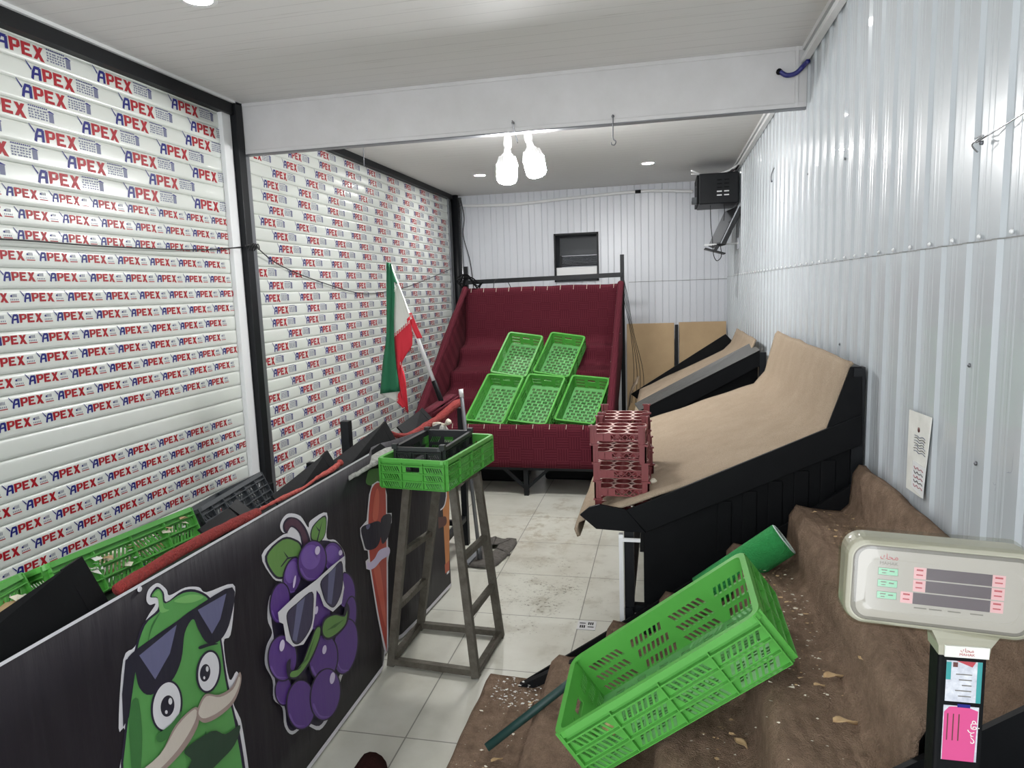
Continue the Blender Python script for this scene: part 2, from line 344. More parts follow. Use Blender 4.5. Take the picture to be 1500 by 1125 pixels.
# ------------------------------------------------------------------ roller shutters with the printed slats
LET = {  # strokes in a 0..1 box
 'A': [[(-.02, 0), (.22, -.08), (.36, .5), (.12, .58)], [(.12, .56), (.36, .5), (.5, .82), (.36, 1.0)], [(.36, 1.0), (.5, .76), (.72, .76), (.95, 1.0)], [(.72, -.02), (1.0, .0), (1.0, .92), (.72, .9)], [(.3, .3), (.74, .34), (.74, .52), (.36, .5)]],
 'P': [[(.05, 0), (.36, .04), (.36, 1), (0, 1)], [(.36, .8), (.8, .84), (.7, 1), (.36, 1)], [(.8, .84), (1, .78), (.95, .94), (.7, 1)], [(.66, .5), (1, .48), (1, .82), (.72, .84)], [(.36, .32), (.8, .36), (.95, .52), (.36, .54)]],
 'E': [[(0, 0), (.32, 0), (.32, 1), (0, 1)], [(.32, .76), (.9, .78), (.9, 1), (.32, 1)], [(.32, .4), (.78, .42), (.78, .6), (.32, .6)], [(.32, 0), (.95, 0), (.95, .22), (.32, .22)]],
 'X': [[(0, 0), (.34, 0), (1.0, 1), (.66, 1)], [(.66, -.04), (1.08, -.08), (.36, 1), (.0, 1)]]}
def logo(b, x, y, z, w, h, kind):
    q = lambda pts, m, d=0: b.quad([(x+.0006+d, y+u, z+v) for u, v in pts], m)
    lw = w/4
    for i, ch in enumerate('APEX'):
        for k, st in enumerate(LET[ch]): q([(i*lw+u*lw*.9, v*h) for u, v in st], 'lblue' if i == 0 else 'lred', k*.00012)
    q([(-.10*w, h*1.22), (-.085*w, h*1.25), (.03*w, h*.72), (.01*w, h*.58)], 'lblue')
    gx = w*1.05
    if kind == 'house':
        g = w*.55
        q([(gx+.8*g, .1*h), (gx+g, .1*h), (gx+g, .82*h), (gx+.8*g, .82*h)], 'lgrey')
        q([(gx+.72*g, .86*h), (gx+1.03*g, .82*h), (gx+1.03*g, .87*h), (gx+.85*g, 1.0*h)], 'lblue')
        for v in (.14, .34, .54, .74):
            for i in range(7):
                o = random.uniform(-.02, .02)*g; q([(gx+(i*.11)*g+o, v*h), (gx+(i*.11+.07)*g+o, v*h), (gx+(i*.11+.08)*g+o, (v+.11)*h), (gx+(i*.11)*g+o, (v+.13)*h)], 'lgrey')
        for i in range(10): q([(gx+i*.078*g, 1.0*h), (gx+(i*.078+.05)*g, 1.0*h), (gx+(i*.078+.05)*g, 1.1*h), (gx+i*.078*g, 1.1*h)], 'lblue')
    else:
        g = w*.27
        q([(gx, -.02*h), (gx+g, -.02*h), (gx+g, .09*h), (gx, .09*h)], 'lred')
        q([(gx, .62*h), (gx+.2*g, .55*h), (gx+.25*g, .75*h), (gx+.1*g, .8*h)], 'lblue')
        for i in range(5): q([(gx+i*.2*g, .2*h), (gx+(i*.2+.12)*g, .2*h), (gx+(i*.2+.1)*g, .36*h), (gx+(i*.2+.02)*g, .36*h)], 'lgrey')
        for i in range(4): q([(gx+(.2+i*.16)*g, .55*h), (gx+(.28+i*.16)*g, .55*h), (gx+(.3+i*.15)*g, .9*h), (gx+(.25+i*.15)*g, .9*h)], 'lgrey')
def shutter(b, x, y0, y1, pitch, zsep, ztop, rows):
    k0 = int((zsep)/pitch); z = zsep-k0*pitch
    while z < ztop:
        h = pitch; pr = []
        for t, d in ((0, -.008), (.015, -.002), (.06, .0016), (.2, .0027), (.5, .0034), (.8, .0027), (.93, .0016), (.985, -.002), (1, -.008)): pr.append((x-.0034+d, z+t*h))
        b.add([(px, y, pz) for y in (y0, y1) for px, pz in pr], [[i, i+1, len(pr)+i+1, len(pr)+i] for i in range(len(pr)-1)], 'slat', True)
        rows(b, x, z, h); z += pitch
    b.bb((x-.03, y0, 0.02), (x-.016, y1, ztop), 'slat_edge')
t = thing('roller_shutter', 'near white roller shutter left of the black post, printed with larger lettering at its top', 'shutter', (-2.39, 2.0, 0))
def rows_near(b, x, z, h):
    zc = z+h*.5
    if .93 < zc < 1.09: return
    if zc > 1.98:
        y = -.6+random.random()*.46
        while y < 3.38: logo(b, x, y, z+h*.24, .205, .050, 'house'); y += .465
    else:
        y = -.4+random.random()*.2
        while y < 3.42: logo(b, x, y, z+h*.38, .137, .034, 'small'); y += .2005
b = MB(); shutter(b, -2.39, YF, 3.53, .079, 1.62, 2.57, rows_near); b.build('shutter_curtain', t)
MB().bb((-2.42, 3.52, 0), (-2.365, 3.598, 2.62), 'white').build('guide_rail', t, bevel=.003)
t = thing('roller_shutter', 'white roller shutter beyond the black post, with the flag in front of it', 'shutter', (-2.39, 5.5, 0))
def rows_far(b, x, z, h):
    y = 3.5+random.random()*.42
    while y < 7.4:
        if y > 3.66: logo(b, x, y, z+h*.22, .172, .046, 'house')
        y += .42
b = MB(); shutter(b, -2.39, 3.735, 7.64, .0775, 1.515, 2.63, rows_far); b.build('shutter_curtain', t)

# ------------------------------------------------------------------ lamps
for i, (x, y) in enumerate(((-1.717, 6.57), (-.144, 6.57), (-1.67, 2.40), (-.15, 2.40), (-1.67, .3), (-.15, .3))):
    lab = ('small round ceiling downlight left of the hanging bulbs', 'small round ceiling downlight right of the hanging bulbs', 'round downlight at the top edge of the photo, over the near ceiling')
    t = thing('ceiling_downlight', lab[i] if i < 3 else 'round downlight of the near ceiling', 'ceiling light', (x, y, HC), 'recessed downlights')
    MB().lathe([(.05, -.001), (.065, -.006), (.068, -.003), (.068, 0)], 'white', (x, y, HC), 24).build('trim_ring', t)
    MB().lathe([(0, -.0025), (.05, -.0025), (.05, -.001)], 'down_rear' if i < 2 else 'down', (x, y, HC), 24).build('diffuser', t)
def bulb(c, tilt, axis, hang, label):
    t = thing('led_bulb', label, 'light bulb', hang, 'hanging light bulbs'); R = Matrix.Rotation(tilt, 3, axis); c = Vector(c)
    MB().lathe([(0, -.062), (.03, -.060), (.048, -.052), (.059, -.035), (.061, 0), (.0605, .035), (.059, .05)], 'bulb', c, 28, R).build('globe', t)
    b = MB(); b.lathe([(.059, .05), (.056, .058), (.050, .078), (.034, .105), (.022, .118), (.018, .15)], 'white', c, 28, R)
    for k in range(20): 
        a = 2*pi*k/20; b.bar(c+R @ Vector((.062*cos(a), .062*sin(a), .042)), c+R @ Vector((.046*cos(a), .046*sin(a), .095)), .004, .008, 'beam')
    b.build('bulb_neck', t)
    MB().lathe([(.0, .225), (.012, .222), (.022, .205), (.025, .165), (.022, .145), (.0, .145)], 'white', c, 20, R).build('lamp_holder', t)
    top = c+R @ Vector((0, 0, .22)); MB().tube(spline([top, (top+Vector(hang))/2+Vector((0, .01, -.004)), hang]), .0035, 'white', 6).build('cord', t)
bulb((-.905, 4.1, 2.235), radians(3), 'Y', (-.78, 3.725, 2.40), 'lit white bulb with finned neck, left and lower of the hanging pair')
bulb((-.735, 4.1, 2.262), radians(-12), 'Y', (-.74, 3.725, 2.40), 'lit white bulb tilted outwards, right one of the hanging pair')


# ------------------------------------------------------------------ crates
def wall_panel(b, A, u, v, n, L, H, t, cells, rows, m, handle=None, slots=7, ribs=True, rw=.011, slant=.5):
    """slotted crate wall: plate of thickness t from corner A along u (L) and v (H); n points outward"""
    A, u, v, n = Vector(A), Vector(u), Vector(v), Vector(n)
    def pr(pts, off=0, th=t): b.prism([A+u*p[0]+v*p[1]+n*off for p in pts], n*th, m)
    top = H*.80; rh = top/rows; cw = L/cells; mg = cw*.07; vm = rh*.2
    pr([(0, top), (L, top), (L, H), (0, H)])
    for r in range(rows):
        z0 = r*rh; z1 = z0+rh; s0 = z0+vm*.6; s1 = z1-vm*1.1
        pr([(0, z0), (L, z0), (L, s0), (0, s0)]); pr([(0, s1), (L, s1), (L, z1), (0, z1)])
        for c in range(cells):
            x0 = c*cw; x1 = x0+cw
            if handle and handle[0] <= c <= handle[1] and r >= rows-handle[2]:
                if r == rows-1:
                    hx0, hx1 = handle[0]*cw+cw*.18, (handle[1]+1)*cw-cw*.18
                    if c == handle[0]: pr([(x0, s0), (hx0, s0), (hx0, s1), (x0, s1)])
                    if c == handle[1]: pr([(hx1, s0), (x1, s0), (x1, s1), (hx1, s1)])
                else: pr([(x0, s0), (x1, s0), (x1, s1), (x0, s1)])
                continue
            sg = slant*(s1-s0)*(1 if c % 2 else -1); a = x0+mg+max(0, -sg); e = x1-mg-max(0, sg); p = (e-a)/slots; w = p*.58
            pr([(x0, s0), (a, s0), (a+sg, s1), (x0, s1)])
            for i in range(slots-1): pr([(a+i*p+w, s0), (a+(i+1)*p, s0), (a+(i+1)*p+sg, s1), (a+i*p+w+sg, s1)])
            q = a+(slots-1)*p+w; pr([(q, s0), (x1, s0), (x1, s1), (q+sg, s1)])
    if ribs:
        for r in range(0, rows+1): z = r*rh; pr([(0, z-.0015 if r else 0), (L, z-.0015 if r else 0), (L, z+.002), (0, z+.002)], t, rw)
        for c in range(cells+1):
            x = min(max(c*cw, .0015), L-.0015); pr([(x-.0015, 0), (x+.0015, 0), (x+.0015, H), (x-.0015, H)], t, rw)
def crate(name, label, group, Lx, Ly, H, m='green', mb='green_in', cells=(3, 4), rows=3, slots=7, base='slots'):
    """Lx short side, Ly long side; origin at the middle of the base"""
    t = thing(name, label, 'crate', (0, 0, 0), group, world=False); th = .003; x, y = Lx/2-.014, Ly/2-.014
    for s in (-1, 1):
        b = MB(); wall_panel(b, (s*x, -s*y, 0), (0, s, 0), (0, 0, 1), (s, 0, 0), 2*y, H, th, cells[1], rows, m, None, slots); b.build('long_side', t)
        b = MB(); wall_panel(b, (s*x, s*y, 0), (-s, 0, 0), (0, 0, 1), (0, s, 0), 2*x, H, th, cells[0], rows, m, (cells[0]//2, cells[0]//2, 2), slots); b.build('end_side', t)
    b = MB(); w = .014; r = .03                         # rim: flange with rounded corners and a turned-down lip
    def ring(X, Y, rad, z):
        out = []
        for cx, cy, a0 in ((X-rad, Y-rad, 0), (-X+rad, Y-rad, 90), (-X+rad, -Y+rad, 180), (X-rad, -Y+rad, 270)):
            out += [Vector((cx+rad*cos(radians(a0+k*22.5)), cy+rad*sin(radians(a0+k*22.5)), z)) for k in range(5)]
        return out
    rings = [ring(x-.001, y-.001, .018, H-.002), ring(x-.001, y-.001, .018, H+.002), ring(Lx/2, Ly/2, r, H+.003), ring(Lx/2+.001, Ly/2+.001, r, H-.012), ring(Lx/2-.003, Ly/2-.003, r, H-.012), ring(Lx/2-.003, Ly/2-.003, r, H-.001)]
    n = 20
    for i in range(6):
        k = (i+1) % 6; b.add(rings[i]+rings[k], [[j, (j+1) % n, n+(j+1) % n, n+j] for j in range(n)], m)
    b.build('rim', t)
    b = MB(); nr = max(7, int(2*y/.034)); rhh = 2*y/nr; gp = .05; ng = int(2*x/gp)
    for i in range(nr):
        y0 = -y+i*rhh; b.bb((-x, y0, 0), (x, y0+rhh*.25, th), mb)
        if i in (0, nr-1): b.bb((-x, y0+rhh*.25, 0), (x, y0+rhh, th), mb); continue
        edges = [-x]; o = (i % 2)*gp/2
        for g in range(-1, ng+1):
            c = -x+(2*x-ng*gp)/2+g*gp+o+gp*.16
            for s in range(3):
                a = c+s*.0118
                if a > -x+.012 and a+.008 < x-.012: edges += [a, a+.0072]
        edges.append(x)
        for k in range(0, len(edges), 2): b.bb((edges[k], y0+rhh*.25, 0), (edges[k+1], y0+rhh, th), mb)
    b.build('base', t)
    b = MB()
    for s in (-1, 1): b.bb((-x, s*y-.004, -.004), (x, s*y+.004, 0), m); b.bb((s*x-.004, -y, -.004), (s*x+.004, y, 0), m)
    b.build('foot_rim', t)
    return t
def pose(o, loc, rz=0, ry=0, rx=0, s=1.0):
    o.matrix_world = Matrix.Translation(loc) @ Matrix.Rotation(rz, 4, 'Z') @ Matrix.Rotation(ry, 4, 'Y') @ Matrix.Rotation(rx, 4, 'X') @ Matrix.Scale(s, 4)
    return o
DISP = 'empty green crates on the maroon stand'
g0 = crate('plastic_crate', 'empty green crate on the maroon stand, left one of the bottom row', DISP, .325, .55, .125)
def green(label, group, *a, **k):
    o = copy_tree(g0); o['label'] = label
    if group: o['group'] = group
    elif 'group' in o: del o['group']
    return pose(o, *a, **k)
TL = radians(35)
pose(g0, (-1.327, 5.37, .604), radians(-9), radians(4), TL)
green('green crate with pale scrap, middle of the bottom row on the maroon stand', DISP, (-.993, 5.418, .594), radians(-10), radians(4.2), TL)
green('empty green crate on the maroon stand, right one of the bottom row', DISP, (-.637, 5.478, .578), radians(-9.1), radians(4.3), radians(32.5))
green('empty green crate on the maroon stand, left one of the top row', DISP, (-1.267, 5.95, .904), radians(-5.1), radians(7.7), radians(35.3))
green('empty green crate on the maroon stand, right one of the top row', DISP, (-.902, 6.023, .89), radians(-7.5), radians(7.9), TL)
green('green crate on the tall metal trestle, a black crate standing in it', None, (-.927, 2.70, .80), radians(-6.9), 0, 0, .928)
green('large tilted green crate lying across the brown carpeted steps', None, (.055, 1.75, .527), radians(90-1), 0, radians(0), 1.1)
fc = bpy.data.objects[[o.name for o in C.objects if o.get('label', '').startswith('large tilted')][0]]
fc.matrix_world = Matrix.Translation((.051, 1.719, .534)) @ Matrix.Rotation(radians(-.8), 4, 'Z') @ Matrix.Rotation(radians(-37.3), 4, 'Y') @ Matrix.Rotation(radians(1.5), 4, 'X') @ Matrix.Rotation(radians(-90), 4, 'Z') @ Matrix.Scale(1.09, 4)
# two green crates with dry leaves in the left bins, leaning towards the shutter
green('green crate with leaf scraps behind the red rope, in front of the lower shutter', None, (-1.63, 1.645, .715), radians(-1.5), radians(-22), radians(-2))
green('green crate mostly hidden behind the nearest black flange at the left edge', None, (-1.645, 1.075, .71), radians(4), radians(-22), radians(2))
bc = crate('plastic_crate', 'small black crate standing inside the green crate on the trestle', None, .225, .36, .095, 'black_plastic', 'black_plastic', (3, 4), 2, 5)
pose(bc, (-.955, 2.725, .845), radians(-3), 0, 0)
for sx in (-1, 1):
    for sy in (-1, 1): MB().box((sx*.102, sy*.17, .10), (.022, .022, .02), 'black_plastic').build('stacking_lug', bc)
gc = crate('plastic_crate', 'charcoal mesh crate leaning in the bin in front of the black post', None, .24, .42, .13, 'grey_plastic', 'grey_plastic', (4, 6), 4, 3)
pose(gc, (-1.60, 2.175, .70), radians(-1), radians(-24), radians(4))

# ------------------------------------------------------------------ left display with banner
XB = -1.15
t = thing('display_rack', 'long black display rack behind the cartoon banner, along the shutters', 'display rack', (-1.7, 2.2, 0))
b = MB()
for y in (.55, 1.2, 1.75, 2.35, 2.95, 3.46, 3.95):
    b.bb((-1.225, y-.02, 0), (-1.19, y+.02, .86), 'black_metal'); b.bb((-2.25, y-.02, 0), (-2.21, y+.02, .5), 'black_metal'); b.bb((-2.25, y-.015, .12), (-1.2, y+.015, .15), 'black_metal')
b.bb((-1.225, .5, .16), (-1.195, 3.95, .19), 'black_metal'); b.bb((-1.222, 3.46, .40), (-1.195, 3.95, .43), 'old_metal'); b.bb((-1.222, 3.46, .55), (-1.195, 3.95, .575), 'black_metal'); b.build('rack_frame', t)
MB().prism([(-1.195, 2.45, .68), (-2.3, 2.45, .26), (-2.3, 2.45, .24), (-1.195, 2.45, .65)], (0, 1.5, 0), 'black').build('sloping_shelf', t)
MB().prism([(-1.235, .47, .878), (-1.80, .47, .626), (-1.80, .47, .606), (-1.235, .47, .858)], (0, 1.97, 0), 'black').build('sloping_shelf', t)
def flange(y0, z0, y1, z1, zb=.86, xt=-1.225, xb=-1.175, end=.05):
    b = MB(); A = [Vector((xb, y0, zb)), Vector((xb, y1+.02, zb+.01)), Vector((xt, y1, z1)), Vector((xt, y0, z0))]
    b.prism(A, (-.006, 0, -.004), 'black'); b.bar((xb-.006, y1+.018, zb+.012), (xt-.006, y1-.002, z1-.002), .012, .05, 'black', (0, 1, 0)); b.build('front_flange', t)
flange(.5, .90, 1.165, 1.012, xt=-1.225); flange(1.56, .945, 1.72, .965, .90); flange(1.9, .935, 2.262, .985, .88, -1.215); flange(2.25, .938, 2.81, .99, .88, -1.215)
flange(3.02, .93, 3.36, .955, .86, -1.24)
MB().bb((-1.32, 2.60, .55), (-1.285, 2.635, 1.035), 'black_metal').build('upright_post', t)
# banner sheet
t = thing('banner', 'dark vinyl banner printed with cartoon vegetables and fruit in sunglasses, hung along the left rack', 'banner', (XB, 1.8, 0))
ZT = .928
prof = [(XB, .45), (XB, .8), (XB, 1.2), (XB, 1.6), (XB, 2.0), (XB, 2.49), (XB-.012, 2.53), (XB-.038, 2.60), (-1.19, 2.70), (-1.168, 2.76), (-1.135, 3.03), (-1.112, 3.32)]
def zt(y): return ZT if y < 2.6 else ZT-(y-2.6)*.05
rows = [[Vector((x, y, z0 if k == 0 else z0+(zt(y)-z0)*k/6)) for x, y in prof for z0 in [.012]] for k in range(7)]
b = MB(); b.grid(rows, 'banner'); vn = b.build('vinyl_sheet', t, solid=.002, offset=0)
b = MB()                                              # white hems, bottom then top
for z0, w in ((.012, .018),):
    for (xa, ya), (xb, yb) in zip(prof, prof[1:]): b.quad([(xa+.0018, ya, z0), (xb+.0018, yb, z0), (xb+.0018, yb, z0+w), (xa+.0018, ya, z0+w)], 'p_white')
b.build('white_hem', vn); b = MB()
for (xa, ya), (xb, yb) in zip(prof[:6], prof[1:6]): b.quad([(xa+.0018, ya, zt(ya)-.005), (xb+.0018, yb, zt(yb)-.005), (xb+.0018, yb, zt(yb)+.002), (xa+.0018, ya, zt(ya)+.002)], 'p_white')
b.build('white_hem', vn)
lay = [0]
def art(b, pts, zoom, m, n0=None, smooth=True, L=None):
    """closed outline measured on the photograph (pixels = offset + p/scale), laid on the banner"""
    ox, oy, sc = zoom; lay[0] += 1; L = lay[0] if L is None else L; d = .0018+.00022*L
    if smooth: pts = [(p.x, p.y) for p in spline([(q[0], q[1], 0) for q in pts], 4, True)]
    out = []
    for x, y in pts:
        if n0 is None: out.append(P(ox+x/sc, oy+y/sc, x=XB)+Vector((d, 0, 0)))
        else: out.append(Pp(ox+x/sc, oy+y/sc, n0[0], n0[1])+n0[1]*d)
    b.poly(out, m)
def ell(cx, cy, rx, ry, a=0, n=18):
    a = radians(a); return [(cx+rx*cos(2*pi*i/n)*cos(a)-ry*sin(2*pi*i/n)*sin(a), cy+rx*cos(2*pi*i/n)*sin(a)+ry*sin(2*pi*i/n)*cos(a)) for i in range(n)]
# cucumber
Z3 = (0, 750, 3); b = MB(); lay[0] = 0
art(b, [(640,385),(650,340),(690,312),(728,340),(742,366),(810,332),(870,330),(905,352),(1020,316),(1026,400),(1010,540),(980,572),(1005,735),(1036,700),(1050,740),(1022,830),(1045,890),(1060,935),(1090,1130),(1100,1280),(560,1280),(548,965),(518,950),(538,650),(590,590),(640,470),(680,405),(655,408)], Z3, 'p_white')
art(b, [(655,372),(685,328),(715,352),(728,395),(800,345),(870,345),(935,400),(970,560),(995,730),(1030,890),(1045,940),(1075,1125),(1085,1275),(572,1275),(550,900),(580,650),(620,500),(688,430),(690,380)], Z3, 'p_dark')
art(b, [(662,370),(688,338),(708,356),(722,402),(800,356),(868,356),(925,405),(962,560),(985,730),(1020,890),(1030,940),(1062,1125),(1072,1270),(580,1270),(560,900),(590,650),(632,500),(700,432),(694,378)], Z3, 'p_cuc')
art(b, [(670,366),(690,346),(704,362),(716,420),(740,430),(700,440),(690,380)], Z3, 'p_cuc2')
art(b, [(760,390),(830,362),(890,372),(850,395),(800,400)], Z3, 'p_cuc2')
art(b, [(700,440),(660,520),(640,600),(660,500)], Z3, 'p_cuc3'); art(b, [(560,900),(600,820),(620,1000),(600,1270),(585,1270)], Z3, 'p_cuc3'); art(b, [(900,960),(910,1080),(890,1140),(885,1040)], Z3, 'p_cuc3')
art(b, [(545,650),(585,625),(590,690),(560,900),(535,945),(530,800)], Z3, 'p_glass', smooth=False)
art(b, [(555,640),(660,555),(770,480),(845,425),(1015,330),(1008,470),(965,560),(905,575),(865,515),(842,470),(806,530),(790,650),(745,745),(655,803),(605,770),(585,690)], Z3, 'p_glass')
art(b, [(605,630),(770,495),(740,620),(675,735)], Z3, 'p_lens2', smooth=False); art(b, [(862,430),(988,358),(962,470),(925,535)], Z3, 'p_lens2', smooth=False)
for cx, cy, rx, ry, ix, iy in ((725,852,60,105,728,852), (908,700,45,86,892,706)):
    art(b, ell(cx, cy, rx+9, ry+9, 8), Z3, 'p_dark'); art(b, ell(cx, cy, rx, ry, 8), Z3, 'p_white'); art(b, ell(ix, iy, rx*.5, ry*.45, 8), Z3, 'p_glass')
    art(b, ell(ix+rx*.2, iy-ry*.2, rx*.14, ry*.14), Z3, 'p_white'); art(b, ell(ix-rx*.1, iy+ry*.25, rx*.1, ry*.08), Z3, 'p_white')
art(b, [(865,590),(910,575),(950,578),(905,590),(868,602)], Z3, 'p_glass'); art(b, [(675,985),(740,930),(790,870),(760,950),(700,1010)], Z3, 'p_cuc3')
art(b, [(800,1045),(920,962),(980,975),(1045,935),(1022,1020),(960,1090),(900,1140),(800,1160),(830,1090)], Z3, 'p_mouth')
art(b, [(560,1180),(690,1065),(760,935),(850,855),(862,925),(810,1025),(735,1110),(640,1190)], Z3, 'p_cream2'); art(b, [(565,1172),(690,1065),(768,938),(842,866),(850,905),(800,1000),(728,1090),(630,1175)], Z3, 'p_cream')
art(b, [(855,868),(890,800),(950,802),(1010,765),(1042,702),(1048,750),(1015,838),(950,898),(890,925),(858,905)], Z3, 'p_cream2'); art(b, [(862,868),(895,808),(955,812),(1012,778),(1038,722),(1042,750),(1008,825),(945,880),(890,905),(865,895)], Z3, 'p_cream')
b.build('cucumber_print', vn)
# grapes
Z4 = (350, 750, 3); b = MB(); lay[0] = 0
art(b, [(178,62),(190,28),(218,6),(268,18),(302,68),(312,38),(384,3),(383,112),(422,124),(462,180),(467,260),(494,300),(494,390),(510,430),(502,520),(492,640),(452,720),(432,790),(400,890),(352,958),(290,938),(232,978),(198,940),(188,860),(150,822),(145,740),(112,670),(118,590),(143,530),(123,470),(133,370),(186,310),(148,292),(97,190),(178,108),(215,92),(190,90)], Z4, 'p_white')
art(b, [(150,560),(140,480),(142,380),(195,320),(220,240),(262,160),(330,128),(410,132),(450,190),(452,270),(480,310),(480,400),(496,440),(490,520),(480,630),(440,715),(420,780),(390,880),(350,940),(290,925),(235,962),(208,935),(198,855),(160,815),(155,735),(124,665),(128,600)], Z4, 'p_dark'); art(b, [(190,58),(202,32),(225,22),(262,34),(296,80),(312,145),(280,165),(262,95),(228,66),(208,92),(194,85)], Z4, 'p_dark'); art(b, [(196,56),(226,28),(258,40),(288,85),(303,145),(284,155),(268,92),(230,58),(208,84)], Z4, 'p_stem')
for lf, c in (([(110,195),(188,113),(250,122),(274,150),(270,190),(235,252),(192,292),(148,282)], 0), ([(318,65),(376,14),(377,90),(352,132),(313,122)], 1)):
    art(b, lf, Z4, 'p_dark'); cx = sum(p[0] for p in lf)/len(lf); cy = sum(p[1] for p in lf)/len(lf); art(b, [(cx+(x-cx)*.9, cy+(y-cy)*.9) for x, y in lf], Z4, 'p_leaf')
    art(b, [(cx-30+20*c, cy+40), (cx, cy), (cx+55-40*c, cy-8-40*c), (cx+2, cy+8), (cx-26+20*c, cy+42)], Z4, 'p_dark', smooth=False)
    art(b, [(cx-2, cy), (cx-18, cy-28), (cx+4, cy-2)], Z4, 'p_dark', smooth=False)
for cx, cy, rx, ry, a in ((230,280,38,80,12),(410,200,44,66,-8),(172,400,42,88,6),(462,345,40,78,-6),(482,450,25,78,4),(185,785,36,62,0),(310,215,60,88,8),(330,430,60,90,0),(455,590,52,120,8),(175,640,62,98,0),(355,640,62,102,4),(255,845,62,106,0),(362,800,64,112,8)):
    art(b, ell(cx, cy, rx+5, ry+5, a), Z4, 'p_dark'); art(b, ell(cx, cy, rx-1, ry-1, a), Z4, 'p_purple'); art(b, ell(cx-rx*.12, cy-ry*.2, rx*.7, ry*.62, a), Z4, 'p_purple2' if cy < 300 else 'p_purple')
    art(b, [(cx-rx*.8, cy+ry*.35), (cx-rx*.4, cy+ry*.8), (cx+rx*.3, cy+ry*.86), (cx-rx*.35, cy+ry*.9), (cx-rx*.85, cy+ry*.5)], Z4, 'p_purple2')
for cx, cy, rx, ry in ((326,168,11,19),(428,178,8,12),(168,585,11,26),(356,603,9,20),(391,728,11,26),(320,430,7,18),(222,305,5,28)): art(b, ell(cx, cy, rx, ry, 10), Z4, 'p_lilac')
art(b, [(148,440),(230,362),(318,298),(385,238),(444,192),(447,252),(434,275),(443,330),(432,400),(392,437),(352,412),(334,362),(320,342),(314,440),(302,512),(262,580),(216,590),(184,562),(172,490),(154,482)], Z4, 'p_white', smooth=False)
for ln, st in (([(188,442),(230,400),(300,348),(305,430),(294,505),(250,572),(214,572),(192,500)], [(232,402),(268,372),(230,568),(212,560)]), ([(338,302),(385,255),(430,215),(437,300),(424,370),(395,418),(362,398),(344,352)], [(372,268),(405,238),(385,405),(366,396)])):
    art(b, ln, Z4, 'p_glass'); cx = sum(p[0] for p in ln)/8; cy = sum(p[1] for p in ln)/8; art(b, [(cx+(x-cx)*.93, cy+(y-cy)*.95) for x, y in ln], Z4, 'p_lens'); art(b, st, Z4, 'p_lens2', smooth=False)
art(b, [(186,660),(202,645),(204,690),(245,676),(280,590),(312,510),(338,503),(332,560),(292,655),(240,724),(198,730),(185,700)], Z4, 'p_dark'); art(b, [(206,700),(246,682),(284,595),(315,515),(334,510),(326,560),(286,650),(238,715),(202,722)], Z4, 'p_leaf')
art(b, [(340,500),(356,462),(400,445),(440,450),(452,398),(465,430),(452,492),(410,540),(370,560),(343,542)], Z4, 'p_dark'); art(b, [(346,500),(362,468),(400,452),(442,458),(454,430),(446,488),(408,530),(370,550),(348,535)], Z4, 'p_leaf')
art(b, [(230,690),(270,640),(312,540),(280,645)], Z4, 'p_leaf2', smooth=False); art(b, [(360,520),(400,490),(440,470),(400,505)], Z4, 'p_leaf2', smooth=False)
b.build('grape_print', vn)
# carrot
Z8 = (480, 720, 4.018); b = MB(); lay[0] = 0
art(b, [(232,-40),(228,-90),(250,-130),(330,-130),(352,-60),(340,-30)], Z8, 'p_leaf2')
art(b, [(226,170),(240,20),(258,-40),(290,-62),(330,-45),(346,20),(347,128),(374,126),(374,180),(352,240),(352,322),(364,350),(356,385),(352,420),(354,940),(330,935),(288,725),(245,462),(224,455),(220,410),(236,395),(232,348),(212,345),(190,262),(188,215)], Z8, 'p_white', smooth=False)
art(b, [(236,175),(248,20),(265,-32),(292,-52),(325,-38),(338,20),(344,480),(345,905),(336,905),(297,725),(255,470),(242,350)], Z8, 'p_carrot')
art(b, [(262,160),(270,40),(290,-20),(300,40),(290,160)], Z8, 'p_carrot2'); art(b, [(262,420),(300,430),(330,640),(338,800),(305,660)], Z8, 'p_carrot2')
art(b, [(193,216),(240,190),(304,178),(308,270),(280,330),(226,342),(205,290)], Z8, 'p_glass'); art(b, [(310,160),(368,134),(364,220),(342,285),(313,300)], Z8, 'p_glass'); art(b, [(222,200),(245,192),(240,215),(226,222)], Z8, 'p_lens2')
art(b, [(228,405),(238,420),(270,395),(300,345),(355,328),(357,372),(312,402),(272,448),(232,458)], Z8, 'p_lilac')
b.build('carrot_print', vn)
# orange character on the last fold
pa, pb = Vector((-1.168, 2.76, 0)), Vector((-1.112, 3.32, 0)); d = (pb-pa).normalized(); n0 = (pa, Vector((d.y, -d.x, 0))); b = MB(); lay[0] = 0
art(b, [(472,-20),(458,240),(454,330),(490,460),(530,548),(546,632),(590,612),(640,545),(714,476),(714,-20)], Z8, 'p_white', n0, False)
art(b, [(482,-20),(466,240),(463,328),(498,455),(538,542),(552,618),(588,600),(632,535),(714,462),(714,-20)], Z8, 'p_orange', n0, False)
art(b, [(552,615),(588,598),(632,533),(714,462),(714,405),(640,470),(560,560)], Z8, 'p_orange2', n0, False)
art(b, [(484,-20),(552,-20),(532,150),(505,205),(492,190)], Z8, 'p_lens', n0, False); art(b, [(584,-20),(690,-20),(688,80),(645,118),(598,92),(580,50)], Z8, 'p_white', n0); art(b, [(590,-20),(686,-20),(683,76),(645,108),(602,86),(586,48)], Z8, 'p_glass', n0); art(b, [(610,-10),(640,-10),(615,70),(602,60)], Z8, 'p_lens2', n0, False)
